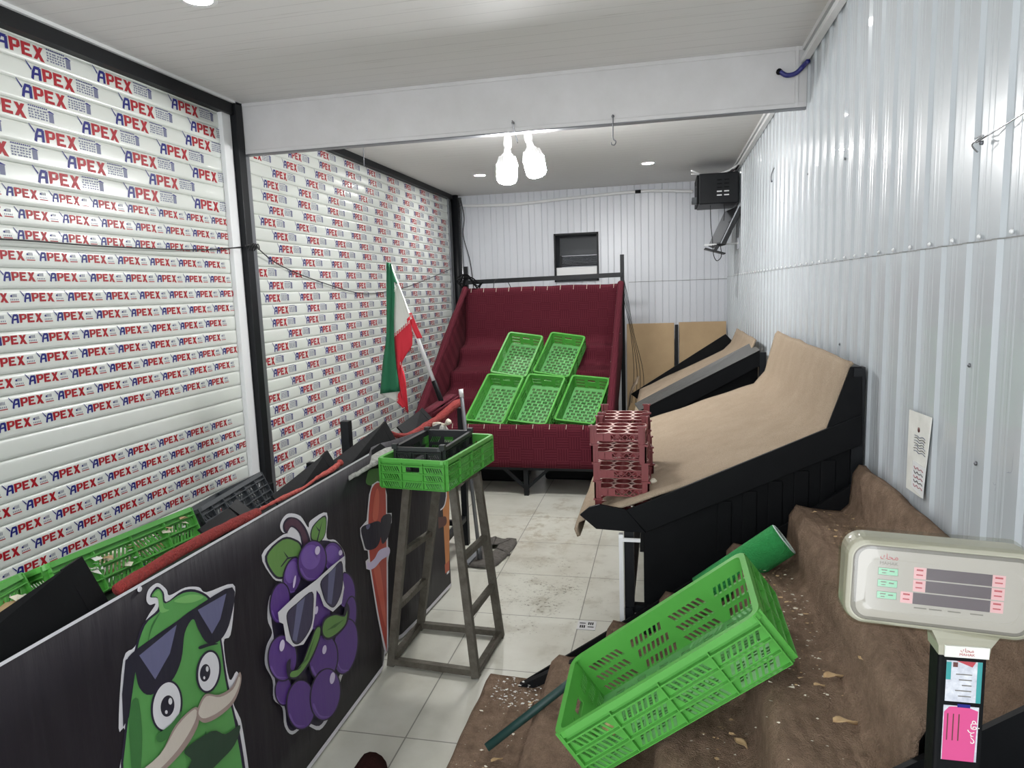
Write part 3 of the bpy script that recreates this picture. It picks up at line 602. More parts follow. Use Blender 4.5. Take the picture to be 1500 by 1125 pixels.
art(b, [(572,150),(600,122),(650,150),(692,148),(690,198),(625,222),(580,205)], Z8, 'p_brown', n0); art(b, [(572,205),(602,228),(580,262)], Z8, 'p_white', n0, False); art(b, [(500,250),(540,240),(548,280),(520,315),(498,300)], Z8, 'p_orange2', n0)
b.build('orange_print', vn)
b = MB()
for px, py in ((203, 863),): b.lathe([(0, .001), (.0035, .001)], 'p_dark', P(px, py, x=XB)+Vector((.002, 0, 0)), 12, Matrix.Rotation(pi/2, 3, 'Y')); b.lathe([(.0035, 0), (.006, 0), (.006, .002), (.0035, .002)], 'p_white', P(px, py, x=XB)+Vector((.002, 0, 0)), 12, Matrix.Rotation(pi/2, 3, 'Y'))
b.build('eyelet', vn)
# ropes and cloth on the rack's front edge
def rope(name, label, cat, pts, r, m, rs=None, n=10, lump=.15):
    q = spline(pts, 8); rr = [(rs[min(int(i/8), len(rs)-1)] if rs else r)*(1+lump*(noise.noise(p*40))) for i, p in enumerate(q)]
    return tag(MB().tube(q, r, m, n, rs=rr).build(name), label, cat)
rope('rope', 'thick brick red rope roll on the banner top beside the green leaf crate', 'rope', [(-1.165, 1.205, .935), (-1.165, 1.4, .943), (-1.165, 1.6, .94), (-1.165, 1.74, .932)], .0145, 'cord_red', lump=.12)
rope('twisted_cloth', 'thin twisted faded red cloth along the banner top beside the charcoal crate', 'cloth', [(-1.17, 1.75, .935), (-1.165, 1.85, .936), (-1.165, 2.0, .93), (-1.165, 2.1, .938), (-1.165, 2.2, .938), (-1.168, 2.28, .945)], .007, 'cord_pink', [.005, .006, .005, .008, .010, .014, .013], lump=.5)
b = MB(); rows = []
for i in range(13):
    f = i/12; lo = P(513+79*f, 703-46*f, x=-1.138); hi = P(500+84*f, 689-47*f, x=-1.19); w = .004*noise.noise(Vector((f*9, 0, 0)))
    rows.append([lo+Vector((0, 0, w)), lo.lerp(hi, .35)+Vector((.006+w, 0, .004)), lo.lerp(hi, .7)+Vector((.004, 0, .004+w)), hi, hi+Vector((-.05, .01, -.02))])
b.grid(rows, 'grey_cloth')
tag(b.build('carpet_offcut', solid=.006), 'strip of grey mottled carpet backing laid over the rack edge left of the trestle crate', 'carpet offcut')
b = MB(); b.grid([[Vector((-1.22-.06*v, 3.42+.5*u, .925+.02*u+.02*v*(1-v))) for v in (0, .5, 1)] for u in (0, .25, .5, .75, 1)], 'maroon'); b.grid([[Vector((-1.2-.02*v, 3.42+.5*u, .925-.05*v+.02*u)) for v in (0, .5, 1)] for u in (0, .5, 1)], 'maroon')
tag(b.build('carpet_offcut', solid=.005), 'dark red carpet flap on the rack beyond the trestle, below the flag pole', 'carpet offcut')
rope('rope', 'red rolled carpet edge on the rack beyond the trestle crate', 'rope', [(-1.22, 2.86, .935), (-1.2, 2.95, .90), (-1.19, 3.05, .883), (-1.19, 3.25, .882), (-1.19, 3.5, .885), (-1.19, 3.75, .905), (-1.2, 3.9, .90)], .02, 'cord_red', [.012, .015, .017, .02, .024, .024, .02])
b = MB(); c = Vector((-1.13, 3.3, .755)); b.lathe([(.0, 0), (.055, .01), (.068, .05), (.06, .09), (.03, .125), (.012, .135)], 'grey_cloth', c, 12); 
for v in b.v: v += Vector((.012*noise.noise(v*25), .012*noise.noise(v*25+Vector((9, 0, 0))), 0))
bg = thing('tied_bag', 'grey tied sack beside the metal mop handle', 'bag', (-1.13, 3.3, .75)); b.build('sack', bg); b = MB()
b.tube(spline([c+Vector((-.03, .02, .125)), c+Vector((-.005, 0, .138)), c+Vector((.03, 0, .13)), c+Vector((.06, -.01, .15))], 4), .006, 'scrap', 6, rs=[.014]*2+[.008]*6+[.006, .008, .012, .016, .018][:5]); b.build('white_tie', bg)

# ------------------------------------------------------------------ flag
t = thing('flag', 'green, white and red flag on a white pole leaning at the rack end', 'flag', (-1.24, 3.7, .9))
p0, p1 = P(650, 597, y=3.72), P(571, 388, y=3.72); d = (p1-p0)
b = MB(); b.tube([p0+d*.17, p0+d*1.0], .011, 'white', 10); po = b.build('pole', t); MB().tube([p0-d*.06, p0+d*.19], .0145, 'black', 10).build('pole_sleeve', po)
M['fgreen'] = mat('flag_green', srgb(30, 104, 70), .8, 0, None, (3, .2, (8, 8, 2))); M['fwhite'] = mat('flag_white', srgb(206, 206, 198), .8); M['fred'] = mat('flag_red', srgb(204, 40, 56), .75, 0, None, (3, .2, (8, 8, 2)))
def strip(b, left, right, m, dl, dr, amp=0, n=5):
    L = spline([(x, y, 0) for x, y in left], 4); R_ = spline([(x, y, 0) for x, y in right], 4); rows = []
    for a, c in zip(L, R_):
        rows.append([P(a.x+(c.x-a.x)*k/n, a.y+(c.y-a.y)*k/n, y=3.70+dl+(dr-dl)*k/n+amp*sin(k*2.1+a.y*.015)) for k in range(n+1)])
    b.grid(rows, m)
b = MB()
strip(b, [(566,384),(566,430),(566,490),(561,530),(557,577)], [(573,386),(578,420),(577,480),(580,530),(586,573)], 'fgreen', -.05, -.03, .012)
strip(b, [(571,386),(575,412)], [(580,410),(583,416)], 'fgreen', -.02, 0, .002)
strip(b, [(576,428),(574,458),(574,488),(575,491)], [(583,416),(592,438),(600,462),(604,466)], 'fwhite', -.028, 0, .006)
strip(b, [(575,491),(578,530),(583,560),(590,590),(598,607)], [(600,463),(604,505),(589,528),(594,555),(598,600)], 'fred', -.018, -.002, .012)
strip(b, [(598,459),(604,480),(611,496)], [(603,458),(612,480),(619,495)], 'fred', -.002, .003, .002)
strip(b, [(557,577),(566,582),(577,586)], [(586,573),(583,578),(582,589)], 'fwhite', -.03, -.02, .002)
strip(b, [(577,586),(582,590),(590,598)], [(586,573),(588,582),(594,595)], 'fred', -.02, -.02, .002)
fcl = b.build('flag_cloth', t, solid=.0012)
b = MB()
def kufic(a, c, n, dep):
    for i in range(n):
        f = (i+.1)/n; x = a[0]+(c[0]-a[0])*f; y = a[1]+(c[1]-a[1])*f; dx, dy = (c[0]-a[0])/n*.6, (c[1]-a[1])/n*.6
        for k, (u0, u1, v0, v1) in enumerate(((0, 1, 0, .25), (0, .25, 0, 1), (.75, 1, .2, .8), (.3, .7, .7, .95))):
            q = lambda u, v: P(x+dx*u-1.2*v*dy/abs(dx+.01)*.2, y+dy*u+4.2*v, y=dep); b.quad([q(u0, v0), q(u1, v0), q(u1, v1), q(u0, v1)], 'fwhite')
kufic((576, 491), (601, 468), 8, 3.664); kufic((586, 529), (594, 545), 4, 3.672); kufic((577, 424), (581, 417), 3, 3.655); kufic((599, 460), (604, 461), 2, 3.69); kufic((579, 586), (584, 582), 2, 3.665)
b.build('script_border', fcl)

# ------------------------------------------------------------------ tall trestle
t = thing('trestle', 'tall worn metal trestle with splayed legs standing on the tiles', 'trestle', (-.93, 2.69, 0))
base = [(-1.131, 2.545), (-.754, 2.511), (-.731, 2.846), (-1.119, 2.864)]; topp = [(-1.035, 2.60), (-.838, 2.585), (-.79, 2.775), (-.965, 2.79)]
bp = [Vector((x, y, .0125)) for x, y in base]; tp = [Vector((x, y, .785)) for x, y in topp]
for a, c in zip(bp, tp): MB().bar(a-(c-a)*.01, c, .031, .031, 'old_metal', (0, 1, 0)).build('leg', t)
for i, j in ((0, 1), (1, 2), (2, 3), (3, 0)): MB().bar(bp[i]+Vector((0, 0, .012)), bp[j]+Vector((0, 0, .012)), .026, .026, 'old_metal').build('base_rail', t); MB().bar(tp[i], tp[j], .022, .022, 'old_metal').build('top_rail', t)
for i, j in ((0, 3), (1, 2)):
    for f in (.31, .61): MB().bar(bp[i].lerp(tp[i], f), bp[j].lerp(tp[j], f+.01), .024, .024, 'old_metal').build('rung', t)

# ------------------------------------------------------------------ maroon stepped stand at the back
X0, X1 = -1.9, -.40
t = thing('stepped_stand', 'maroon cloth covered stepped stand at the back, holding five green crates', 'display stand', (-1.15, 5.7, 0))
def carpet_sheet(prof, a0, a1, axis, n, m, amp=.006, seed=0, dens=4):
    """profile of (p,z) points swept along the other horizontal axis, gently uneven"""
    q = []
    for (p, z), (p2, z2) in zip(prof, prof[1:]):
        k = max(1, int(math.hypot(p2-p, z2-z)/.035)) if dens else 1
        q += [(p+(p2-p)*i/k, z+(z2-z)*i/k) for i in range(k)]
    q.append(prof[-1]); rows = []
    for i in range(n+1):
        a = a0+(a1-a0)*i/n; r = []
        for p, z in q:
            v = Vector((a, p, z)) if axis == 'x' else Vector((p, a, z)); w = noise.noise_vector(v*6+Vector((seed, 0, 0)))
            r.append(v+Vector((w.x*.4, w.y*.4, w.z))*amp)
        rows.append(r)
    b = MB(); b.grid(rows, m); return b
prof = [(4.975, 0.53), (4.99, 0.555), (5.02, 0.545), (5.05, 0.375), (5.09, 0.33), (5.27, 0.345), (5.3, 0.365), (5.315, 0.445), (5.335, 0.47), (5.36, 0.465), (5.56, 0.49), (5.61, 0.525), (5.63, 0.635), (5.65, 0.66), (5.68, 0.655), (5.87, 0.68), (5.92, 0.715), (5.945, 0.82), (5.965, 0.845), (6.0, 0.84), (6.18, 0.865), (6.23, 0.905), (6.255, 1.005), (6.28, 1.03), (6.32, 1.025), (6.43, 1.045), (6.47, 1.095), (6.54, 1.56), (6.56, 1.585), (6.575, 1.55)]
carpet_sheet(prof, X0, X1, 'x', 34, 'maroon', .010).build('cover_cloth', t, solid=.008)
b = MB(); b.grid([[Vector((x, 4.968+.006*noise.noise(Vector((x*5, z*4, 0))), z)) for x in [X0+(X1-X0)*i/24 for i in range(25)]] for z in (.545, .50, .42, .34, .27, .225)], 'maroon'); b.build('front_skirt', t, solid=.006)
for x in (X0, X1):
    s = spline([(x, 4.975, .54), (x, 5.4, .82), (x, 5.9, 1.16), (x, 6.3, 1.42), (x, 6.555, 1.585)], 6)
    MB().tube(s, .03, 'maroon', 10, rs=[.03+.006*noise.noise(p*6) for p in s]).build('rolled_edge', t)
    b = MB(); sd = .012 if x == X1 else -.012
    b.grid([[Vector((x+sd, y, z0+(zt_-z0)*k/3)) for k in range(4)] for y, z0, zt_ in ((4.975, .225, .55), (5.3, .36, .77), (5.7, .50, 1.02), (6.1, .7, 1.29), (6.55, .95, 1.585))], 'maroon'); b.build('side_cloth', t, solid=.006)
b = MB()
for i in range(12): x = X0+.06+i*.125; b.bar((x, 4.957, .525+.006*noise.noise(Vector((x*9, 0, 0)))), (x+.004, 4.962, .56), .003, .003, 'scrap'); b.bar((x, 6.530, 1.545), (x+.003, 6.545, 1.59), .003, .003, 'scrap')
for i in range(9): f = (i+.5)/9; b.bar((X1-.03, 5+1.5*f, .575+.98*f), (X1+.03, 5+1.5*f, .56+.98*f), .003, .003, 'scrap')
o = b.build('stitching', t); o['kind'] = 'stuff'
for x in (X0+.03, -1.035, X1-.05):
    MB().bb((x-.018, 4.99, 0), (x+.018, 5.026, .40), 'black_metal').build('leg', t)
    MB().bb((x-.018, 6.5, 0), (x+.018, 6.536, 1.0), 'black_metal').build('leg', t)
b = MB(); b.bb((X0, 4.99, .20), (X1, 5.02, .235), 'black_metal'); b.bb((X0, 6.5, .3), (X1, 6.53, .33), 'black_metal')
for x in (X0+.03, -1.035, X1-.05): b.bar((x, 5.0, .22), (x, 6.52, .70), .03, .03, 'black_metal')
b.bar((-1.035, 5.01, .05), (-.86, 5.01, .21), .022, .022, 'black_metal'); b.bar((-1.035, 5.01, .05), (-1.21, 5.01, .21), .022, .022, 'black_metal'); b.build('under_frame', t)
for x, z in ((-1.905, 1.80), (-.388, 1.85)): MB().bb((x-.018, 6.595, .0), (x+.018, 6.63, z), 'black_metal').build('rear_post', t)
MB().bar((-1.92, 6.585, 1.645), (-.388, 6.585, 1.664), .03, .042, 'black_metal').build('crossbar', t)
b = MB()
for k in range(5):
    b.tube(spline([(-1.9+random.uniform(-.04, .04), 6.56, 1.56+random.uniform(0, .05)), (-1.93+random.uniform(-.06, .06), 6.54, 1.63+random.uniform(-.02, .05)), (-1.88+random.uniform(-.03, .05), 6.54, 1.68+random.uniform(-.02, .06)), (-1.83+random.uniform(-.03, .08), 6.56, 1.60+random.uniform(-.03, .06)), (-1.76+random.uniform(-.05, .06), 6.57, 1.64)], 5), .006, 'black', 6)
b.build('rag_knot', t)
tag(MB().tube(spline([(-1.62, 6.56, 1.58), (-1.6, 6.57, 1.66), (-1.5, 6.58, 1.655), (-1.45, 6.57, 1.58)], 6), .004, 'wire', 6).build('wire_loop'), 'thin dark wire loop standing on the top edge of the maroon stand', 'wire')
for x, y, z in ((-.97, 5.17, .47), (-.60, 6.2, 1.13)):
    b = MB(); b.lathe([(0, 0), (.02, .004), (.028, .014), (.02, .03), (.0, .034)], 'leaf_dry', (x, y, z), 9)
    for v in b.v: v += noise.noise_vector(v*60)*.006
    if z < 1: tag(b.build('garlic_scrap'), 'pale vegetable scrap in the middle bottom crate on the maroon stand', 'scrap')
tag(MB().bb((-1.78, 5.35, .0), (-1.12, 5.9, .26), 'black').build('shade_storage_box', bevel=.02), 'added dark box under the maroon stand, left of its middle leg', 'box')  # added boxes: stored things, and black standing in for shade under the stand
tag(MB().bb((-.97, 5.45, .0), (-.47, 5.95, .24), 'black').build('shade_storage_box', bevel=.02), 'added dark box under the maroon stand, right of its middle leg', 'box')

# ------------------------------------------------------------------ two sloping stands on the right
def slope_stand(t, ya, yb, x_f, x_b, z_f, z_bend, z_top, m='beige', hang=True, band=.085):
    k = (z_bend-z_f)/(x_b-x_f)
    pr = [(x_f-.012, z_f-.065), (x_f-.022, z_f-.04), (x_f-.015, z_f-.014), (x_f, z_f-.005), (x_f+.05, z_f+.012), (x_f+.15, z_f+.15*k), (x_b-.12, z_bend-.12*k), (x_b-.04, z_bend-.02), (x_b+.02, z_bend+.06), (.60, z_top-.01), (.612, z_top+.004)] if hang else [(x_f, z_f), (x_b-.12, z_bend-.12*k), (x_b-.03, z_bend-.01), (x_b+.03, z_bend+.05), (.60, z_top)]
    carpet_sheet(pr, ya+.012, yb-.004, 'y', 24, m, .007).build('carpet', t, solid=.012, offset=1)
    return k
t = thing('sloping_stand', 'nearer black sloping stand covered in beige carpet, tray stacks on its front edge', 'display stand', (.2, 3.2, 0))
ya, yb = 2.455, 4.02
slope_stand(t, ya, yb, -.30, .53, .70, 1.0, 1.27)
b = MB()                                             # near side sheet: sloping rail with a pointed nose
def sheet(pts, y, th, m, tt, name, bv=.002): q = MB(); q.prism([(x, y, z) for x, z in pts], (0, th, 0), m); return q.build(name, tt, bevel=bv)
sheet([(-.14, .745), (.64, 1.105), (.64, 1.0), (-.07, .665)], ya-.004, .012, 'black', t, 'side_rail')
sheet([(-.14, .747), (-.235, .764), (-.275, .752), (-.31, .722), (-.25, .671), (-.07, .663)], ya-.006, .014, 'black', t, 'rail_nose')
sheet([(-.08, .667), (.63, .998), (.63, .02), (-.08, .02)], ya+.03, .006, 'black', t, 'side_panel')
sheet([(.53, 1.05), (.60, 1.262), (.635, 1.262), (.645, 1.0)], ya+.004, .008, 'black', t, 'back_cheek')
for i in range(5): 
    x = .18+i*.085; q = MB(); q.bb((x, ya+.024, .55+.25*x), (x+.05, ya+.032, .70+.46*x), 'black'); q.build('panel_rib', t, bevel=.006)
b = MB()
for y in (ya+.03, yb-.04):
    b.bb((.612, y-.02, 0), (.648, y+.02, 1.26), 'black_metal'); b.bb((-.15, y-.02, 0), (-.115, y+.02, .66), 'black_metal'); b.bar((-.13, y, .36), (.63, y, .36), .03, .03, 'black_metal')
b.bb((-.15, ya, .34), (-.12, yb, .37), 'black_metal'); b.bb((.61, ya, 1.23), (.645, yb, 1.258), 'black_metal'); b.build('stand_frame', t)
sheet([(-.28, .70), (.53, .99), (.53, .90), (-.2, .62)], yb-.006, .008, 'black', t, 'far_rail')
b = MB(); b.bb((-.168, ya-.01, .15), (-.152, ya+.012, .655), 'white'); b.bb((-.165, ya-.014, .63), (-.09, ya-.004, .642), 'white'); b.build('white_edging', t)
sheet([(-.13, .70), (.55, .98), (.62, 1.2), (.60, 1.0), (-.1, .69)], yb+.01, .01, 'maroon', t, 'red_backing')

t = thing('sloping_stand', 'farther black sloping stand with a narrow beige carpet between black rails', 'display stand', (.2, 5.3, 0))
slope_stand(t, 4.85, 6.06, -.21, .52, .655, 1.0, 1.17, hang=False)
sheet([(-.17, .715), (.60, 1.115), (.60, 1.01), (-.13, .60)], 4.70, .012, 'black', t, 'side_rail')
b = MB(); b.prism([(-.17, 4.70, .715), (.60, 4.70, 1.115), (.585, 5.02, 1.14), (-.21, 4.87, .735)], (0, 0, -.008), 'sheen_black'); b.build('rail_top_ledge', t)
sheet([(-.295, .615), (.50, 1.128), (.58, 1.04), (-.20, .54)], 6.075, .012, 'black', t, 'far_rail')
sheet([(-.16, .60), (.60, 1.0), (.60, 0), (-.16, 0)], 4.78, .008, 'black', t, 'side_panel')
for a, c in (((.60, 4.7, 0), (.64, 4.74, 1.1)), ((.60, 6.04, 0), (.64, 6.08, 1.1)), ((-.2, 6.04, 0), (-.165, 6.08, .6)), ((-.19, 4.86, 0), (-.16, 4.89, .62))): MB().bb(a, c, 'black_metal').build('leg', t)
q = carpet_sheet([(-.235, .74), (-.25, .73), (-.30, .64), (-.32, .5)], 5.9, 6.35, 'y', 6, 'beige', .01); q.build('carpet_flap', t, solid=.01)
# ------------------------------------------------------------------ red trays
def tray():
    t = thing('stacking_tray', 'x', 'tray', (0, 0, 0), 'red stacking trays on the beige stand', world=False); Wx, Wy, H = .196, .205, .069
    b = MB(); nx = 3; ny = 3; cw, ch = Wx/nx, Wy/ny; zz = .040
    for i in range(nx):
        for j in range(ny):
            cx, cy = -Wx/2+(i+.5)*cw, -Wy/2+(j+.5)*ch; n = 16; vs = []
            for k in range(n):
                a = 2*pi*(k+.5)/n; c_, s_ = cos(a), sin(a); q = 1/max(abs(c_), abs(s_)); vs.append((cx+c_*q*cw/2, cy+s_*q*ch/2, zz))
            for dz in (0, -.02): vs += [(cx+cos(2*pi*(k+.5)/n)*cw*.45, cy+sin(2*pi*(k+.5)/n)*ch*.45, zz+dz) for k in range(n)]
            b.add(vs, [[k, (k+1) % n, n+(k+1) % n, n+k] for k in range(n)]+[], 'dusty'); b.add(vs[n:], [[k, (k+1) % n, n+(k+1) % n, n+k] for k in range(n)], 'red_tray')
    b.build('pocket_sheet', t)
    for s in (-1, 1):
        b = MB(); y = s*Wy/2
        b.bb((-Wx/2, y-.002, .036), (Wx/2, y+.002, .040), 'red_tray'); b.bb((-Wx/2, y-.002, .010), (Wx/2, y+.002, .014), 'red_tray')
        for k in range(6):
            x0 = -Wx/2+.022+k*.026; 
            if k < 2 and s < 0: b.bb((x0-.002, y-.0015, .014), (x0+.026, y+.0015, .036), 'red_tray'); continue
            b.bar((x0, y, .013), (x0+.026, y, .037), .003, .003, 'red_tray', (0, 1, 0)); b.bar((x0, y, .037), (x0+.026, y, .013), .003, .003, 'red_tray', (0, 1, 0))
        b.build('lattice_side', t)
        b = MB(); x = s*Wx/2; b.bb((x-.002, -Wy/2, .036), (x+.002, Wy/2, .040), 'red_tray'); b.bb((x-.002, -Wy/2, .010), (x+.002, Wy/2, .014), 'red_tray')
        for k in range(6):
            y0 = -Wy/2+.02+k*.028; b.bar((x, y0, .013), (x, y0+.028, .037), .003, .003, 'red_tray', (1, 0, 0)); b.bar((x, y0, .037), (x, y0+.028, .013), .003, .003, 'red_tray', (1, 0, 0))
        b.build('lattice_side', t)
        for s2 in (-1, 1):
            b = MB(); x, y = s*Wx/2, s2*Wy/2
            b.bb((x-s*.022, y-.003, 0), (x+s*.003, y+.003, H), 'red_tray'); b.bb((x-.003, y-s2*.022, 0), (x+.003, y+s2*.003, H), 'red_tray')
            b.bb((x-s*.026, y-.006, H-.006), (x+s*.008, y+.006, H), 'red_tray'); b.bb((x-s*.012, y-.005, 0), (x-s*.008, y+.005, H), 'red_tray'); b.build('corner_post', t)
    return t
tr = tray(); first = True; nth = ('lowest', 'second from the bottom', 'middle', 'second from the top', 'topmost')
for sname, x, y, z0, nn, rz in (('nearer', -.163, 2.62, .698, 5, -.03), ('farther', -.157, 2.855, .705, 5, .02)):
    for k in range(nn):
        o = tr if first else copy_tree(tr); first = False
        o['label'] = f'red stacking tray, {nth[k]} in the {sname} of the two tray stacks'
        pose(o, (x+random.uniform(-.003, .003)-.004*(k-2), y, z0+k*.0695), rz+random.uniform(-.03, .03))
tag(MB().lathe([(0, 0), (.012, .003), (.014, .012), (.006, .02), (0, .021)], 'scrap', (-.045, 2.62, .80), 10).build('white_scrap'), 'small white scrap on the beige carpet right of the tray stack', 'scrap')

# ------------------------------------------------------------------ boards against the back wall
for lab, x0, x1, zt_ in (('plain brown board leaning on the back wall, left one beside the maroon stand', -.41, .098, 1.145), ('plain brown board leaning on the back wall, right one in the corner', .148, .640, 1.15)):
    b = MB(); b.prism([(x0, 7.62, .02), (x1, 7.62, .02), (x1, 7.72, zt_), (x0, 7.72, zt_)], (0, .02, 0), 'card'); tag(b.build('brown_board', bevel=.002), lab, 'board')
tag(MB().bb((.105, 7.64, 0), (.14, 7.66, 1.13), 'black_metal').build('metal_bar'), 'thin dark bar standing between the two brown boards', 'bar')
b = MB()
for i in range(4): b.tube(spline([(-.382, 6.628, 1.66), (-.38+.012*i, 6.70, 1.45), (-.33+.01*i, 6.9, 1.1), (-.31+.03*i, 7.1, .7), (-.34+.04*i, 7.2, .35)], 6), .003, 'wire', 5)
tag(b.build('cable_bundle'), 'thin dark cables hanging beside the left brown board', 'cable')

# ------------------------------------------------------------------ cooler opening, recorder box, monitor, cables at the back
t = thing('air_cooler_vent', 'black framed opening in the back wall with a louvred cooler grille inside', 'vent', (-.97, YB, 1.63))
b = MB(); w = .018
for a, c in (((VX0, VZ0), (VX1, VZ0+w)), ((VX0, VZ1-w), (VX1, VZ1)), ((VX0, VZ0), (VX0+w, VZ1)), ((VX1-w, VZ0), (VX1, VZ1))): b.bb((a[0], YB-.02, a[1]), (c[0], YB+.03, c[1]), 'black_metal')
b.build('frame', t)
b = MB()
for a, c in (((VX0+.005, YB+.03, VZ0), (VX0+.012, YB+.38, VZ1)), ((VX1-.012, YB+.03, VZ0), (VX1-.005, YB+.38, VZ1)), ((VX0, YB+.03, VZ1-.012), (VX1, YB+.38, VZ1-.005)), ((VX0, YB+.37, VZ0), (VX1, YB+.38, VZ1))): b.bb(a, c, 'grey_plastic')
b.build('duct', t)
b = MB(); zg = 1.80
b.bb((VX0+.06, YB+.05, zg-.01), (VX1-.02, YB+.075, zg), 'grey_metal'); b.bb((VX0+.06, YB+.08, zg+.115), (VX1-.02, YB+.1, zg+.125), 'grey_metal')
for i in range(7): b.box(((VX0+VX1)/2+.02, YB+.06+i*.003, zg+.012+i*.016), (.41, .022, .004), 'steel', Matrix.Rotation(radians(-35), 3, 'X'))
b.bb((VX0+.055, YB+.05, zg-.01), (VX0+.075, YB+.1, zg+.125), 'black_metal'); b.build('louvre_grille', t)
MB().bb((VX0+.02, YB+.0, VZ0+.03), (VX1-.02, YB+.05, zg-.01), 'white').build('cooler_body', t, bevel=.006)
t = thing('recorder_cabinet', 'dark metal cabinet with slotted side fixed high in the right back corner', 'cabinet', (.47, 6.8, 2.3))
b = MB(); b.bb((.305, 6.60, 2.262), (.645, 7.1, 2.53), 'black_metal'); b.build('cabinet_body', t, bevel=.008)
b = MB(); b.bb((.285, 6.61, 2.27), (.305, 7.09, 2.522), 'black'); b.bb((.28, 6.64, 2.42), (.286, 6.66, 2.43), 'steel'); b.build('cabinet_door', t, bevel=.004)
for i in range(2):
    for k in range(5): MB().box((.48+i*.062, 6.5985, 2.335+k*.033), (.042, .005, .010), 'white' if k < 2 else 'black').build('vent_slot', t)
b = MB(); b.bb((.245, 6.62, 2.275), (.287, 6.72, 2.33), 'grey_plastic'); b.bb((.243, 6.615, 2.275), (.246, 6.7, 2.30), 'black'); tag(b.build('socket_box', bevel=.004), 'small grey socket box stuck to the left of the dark cabinet', 'socket')
t = thing('monitor', 'thin dark monitor seen from its edge, tilted on a wall bracket below the cabinet', 'monitor', (.5, 6.7, 1.85))
R = Matrix.Rotation(radians(10), 3, 'Z') @ Matrix.Rotation(radians(26), 3, 'Y'); c = Vector((.548, 6.80, 2.06)); b = MB(); b.box(c, (.05, .46, .36), 'black_plastic', R); mh = b.build('screen_housing', t, bevel=.006); b = MB(); b.box(c-R @ Vector((.0265, 0, 0)), (.003, .44, .34), 'glass', R); b.build('screen', mh)
b = MB(); b.box(c-R @ Vector((.02, .231, 0)), (.009, .002, .36), 'steel', R); b.build('edge_trim', mh)
b = MB(); b.bar((.50, 6.75, 1.93), (.455, 6.75, 1.855), .05, .03, 'black_plastic'); b.build('neck', t); b = MB(); b.box((.452, 6.75, 1.848), (.19, .2, .012), 'black_plastic', Matrix.Rotation(radians(17), 3, 'Y')); b.build('foot', t, bevel=.004)
b = MB(); b.bb((.36, 6.70, 1.905), (.66, 6.712, 1.915), 'white'); b.bb((.36, 6.80, 1.905), (.66, 6.812, 1.915), 'white'); b.bb((.655, 6.68, 1.86), (.666, 6.83, 1.96), 'steel'); tag(b.build('wall_bracket'), 'white wall bracket arm carrying the small monitor', 'bracket')
b = MB(); b.tube(spline([(.41, 6.72, 2.27), (.415, 6.72, 2.1), (.43, 6.72, 1.95), (.44, 6.72, 1.82), (.47, 6.72, 1.76), (.51, 6.72, 1.80), (.50, 6.72, 1.90)], 6), .004, 'wire', 6); tag(b.build('cable'), 'black cable looping down behind the monitor foot from the cabinet', 'cable')
b = MB(); b.tube(spline([(.53, 6.72, 2.27), (.535, 6.72, 2.2), (.53, 6.73, 2.12)], 5), .004, 'wire', 6); tag(b.build('cable'), 'short black cable from the cabinet to the monitor top', 'cable')
b = MB(); b.tube(spline([(.645, 6.7, 2.6), (.56, 6.75, 2.56), (.45, 6.78, 2.545), (.36, 6.75, 2.535), (.24, 6.7, 2.58)], 6), .009, 'white', 7); b.tube(spline([(.36, 6.76, 2.536), (.30, 6.7, 2.54), (.24, 6.68, 2.545)], 5), .006, 'white', 6); tag(b.build('cable'), 'white loose cable lying on top of the dark cabinet', 'cable')
b = MB()
for k in range(4): b.tube(spline([(.655, 6.3+.12*k, 2.60), (.63, 6.55+.05*k, 2.565), (.58, 6.75, 2.545+.008*k), (.50, 6.8+.03*k, 2.54)], 6), .006, 'wire', 6)
tag(b.build('cable_bundle'), 'bundle of dark cables along the ceiling corner above the cabinet', 'cable')
tag(MB().tube(spline([(-2.4, YB-.02, 2.545), (-1.7, YB-.02, 2.52), (-1.0, YB-.02, 2.55), (-.3, YB-.02, 2.575), (.0, YB-.02, 2.565), (.3, YB-.02, 2.54)], 8), .016, 'white', 8).build('cable_conduit'), 'white cable conduit running along the top of the back wall', 'conduit')
tag(MB().bb((-.31, YB-.04, 2.557), (-.25, YB-.002, 2.59), 'black').build('conduit_clip'), 'black tape joint on the white conduit of the back wall', 'clip')
tag(MB().tube(spline([(-2.28, 7.83, 2.6), (-2.25, 7.83, 2.4), (-2.27, 7.83, 2.2), (-2.2, 7.83, 1.9), (-2.17, 7.83, 1.6), (-2.12, 7.83, 1.3)], 6), .005, 'wire', 6).build('cable'), 'thin dark cable hanging down the back corner beside the steel pipe', 'cable')
# wires, hooks and conduit in front
tag(MB().tube(spline([(-2.372, .5, 1.76), (-2.368, 1.5, 1.775), (-2.37, 2.1, 1.80), (-2.366, 2.6, 1.80), (-2.365, 3.2, 1.815), (-2.36, 3.6, 1.85)], 6), .0035, 'wire', 6).build('washing_wire'), 'dark wire stretched across the nearer shutter to the black post', 'wire')
b = MB(); b.tube(spline([(-2.325, 3.58, 1.855), (-2.32, 3.62, 1.86), (-2.325, 3.70, 1.85)], 5), .006, 'wire', 6)
for k in range(4): b.tube(spline([(-2.325, 3.6+.02*k, 1.83), (-2.31, 3.62+.02*k, 1.87), (-2.33, 3.68+.015*k, 1.84)], 4), .003, 'wire', 5)
b.tube(spline([(-2.34, 3.72, 1.85), (-2.37, 4.0, 1.76), (-2.368, 4.5, 1.66), (-2.366, 5.2, 1.57), (-2.365, 6.0, 1.60), (-2.365, 6.8, 1.70), (-2.36, 7.6, 1.82)], 6), .0035, 'wire', 6)
tag(b.build('washing_wire'), 'dark sagging wire knotted to the black post and hung across the farther shutter', 'wire')
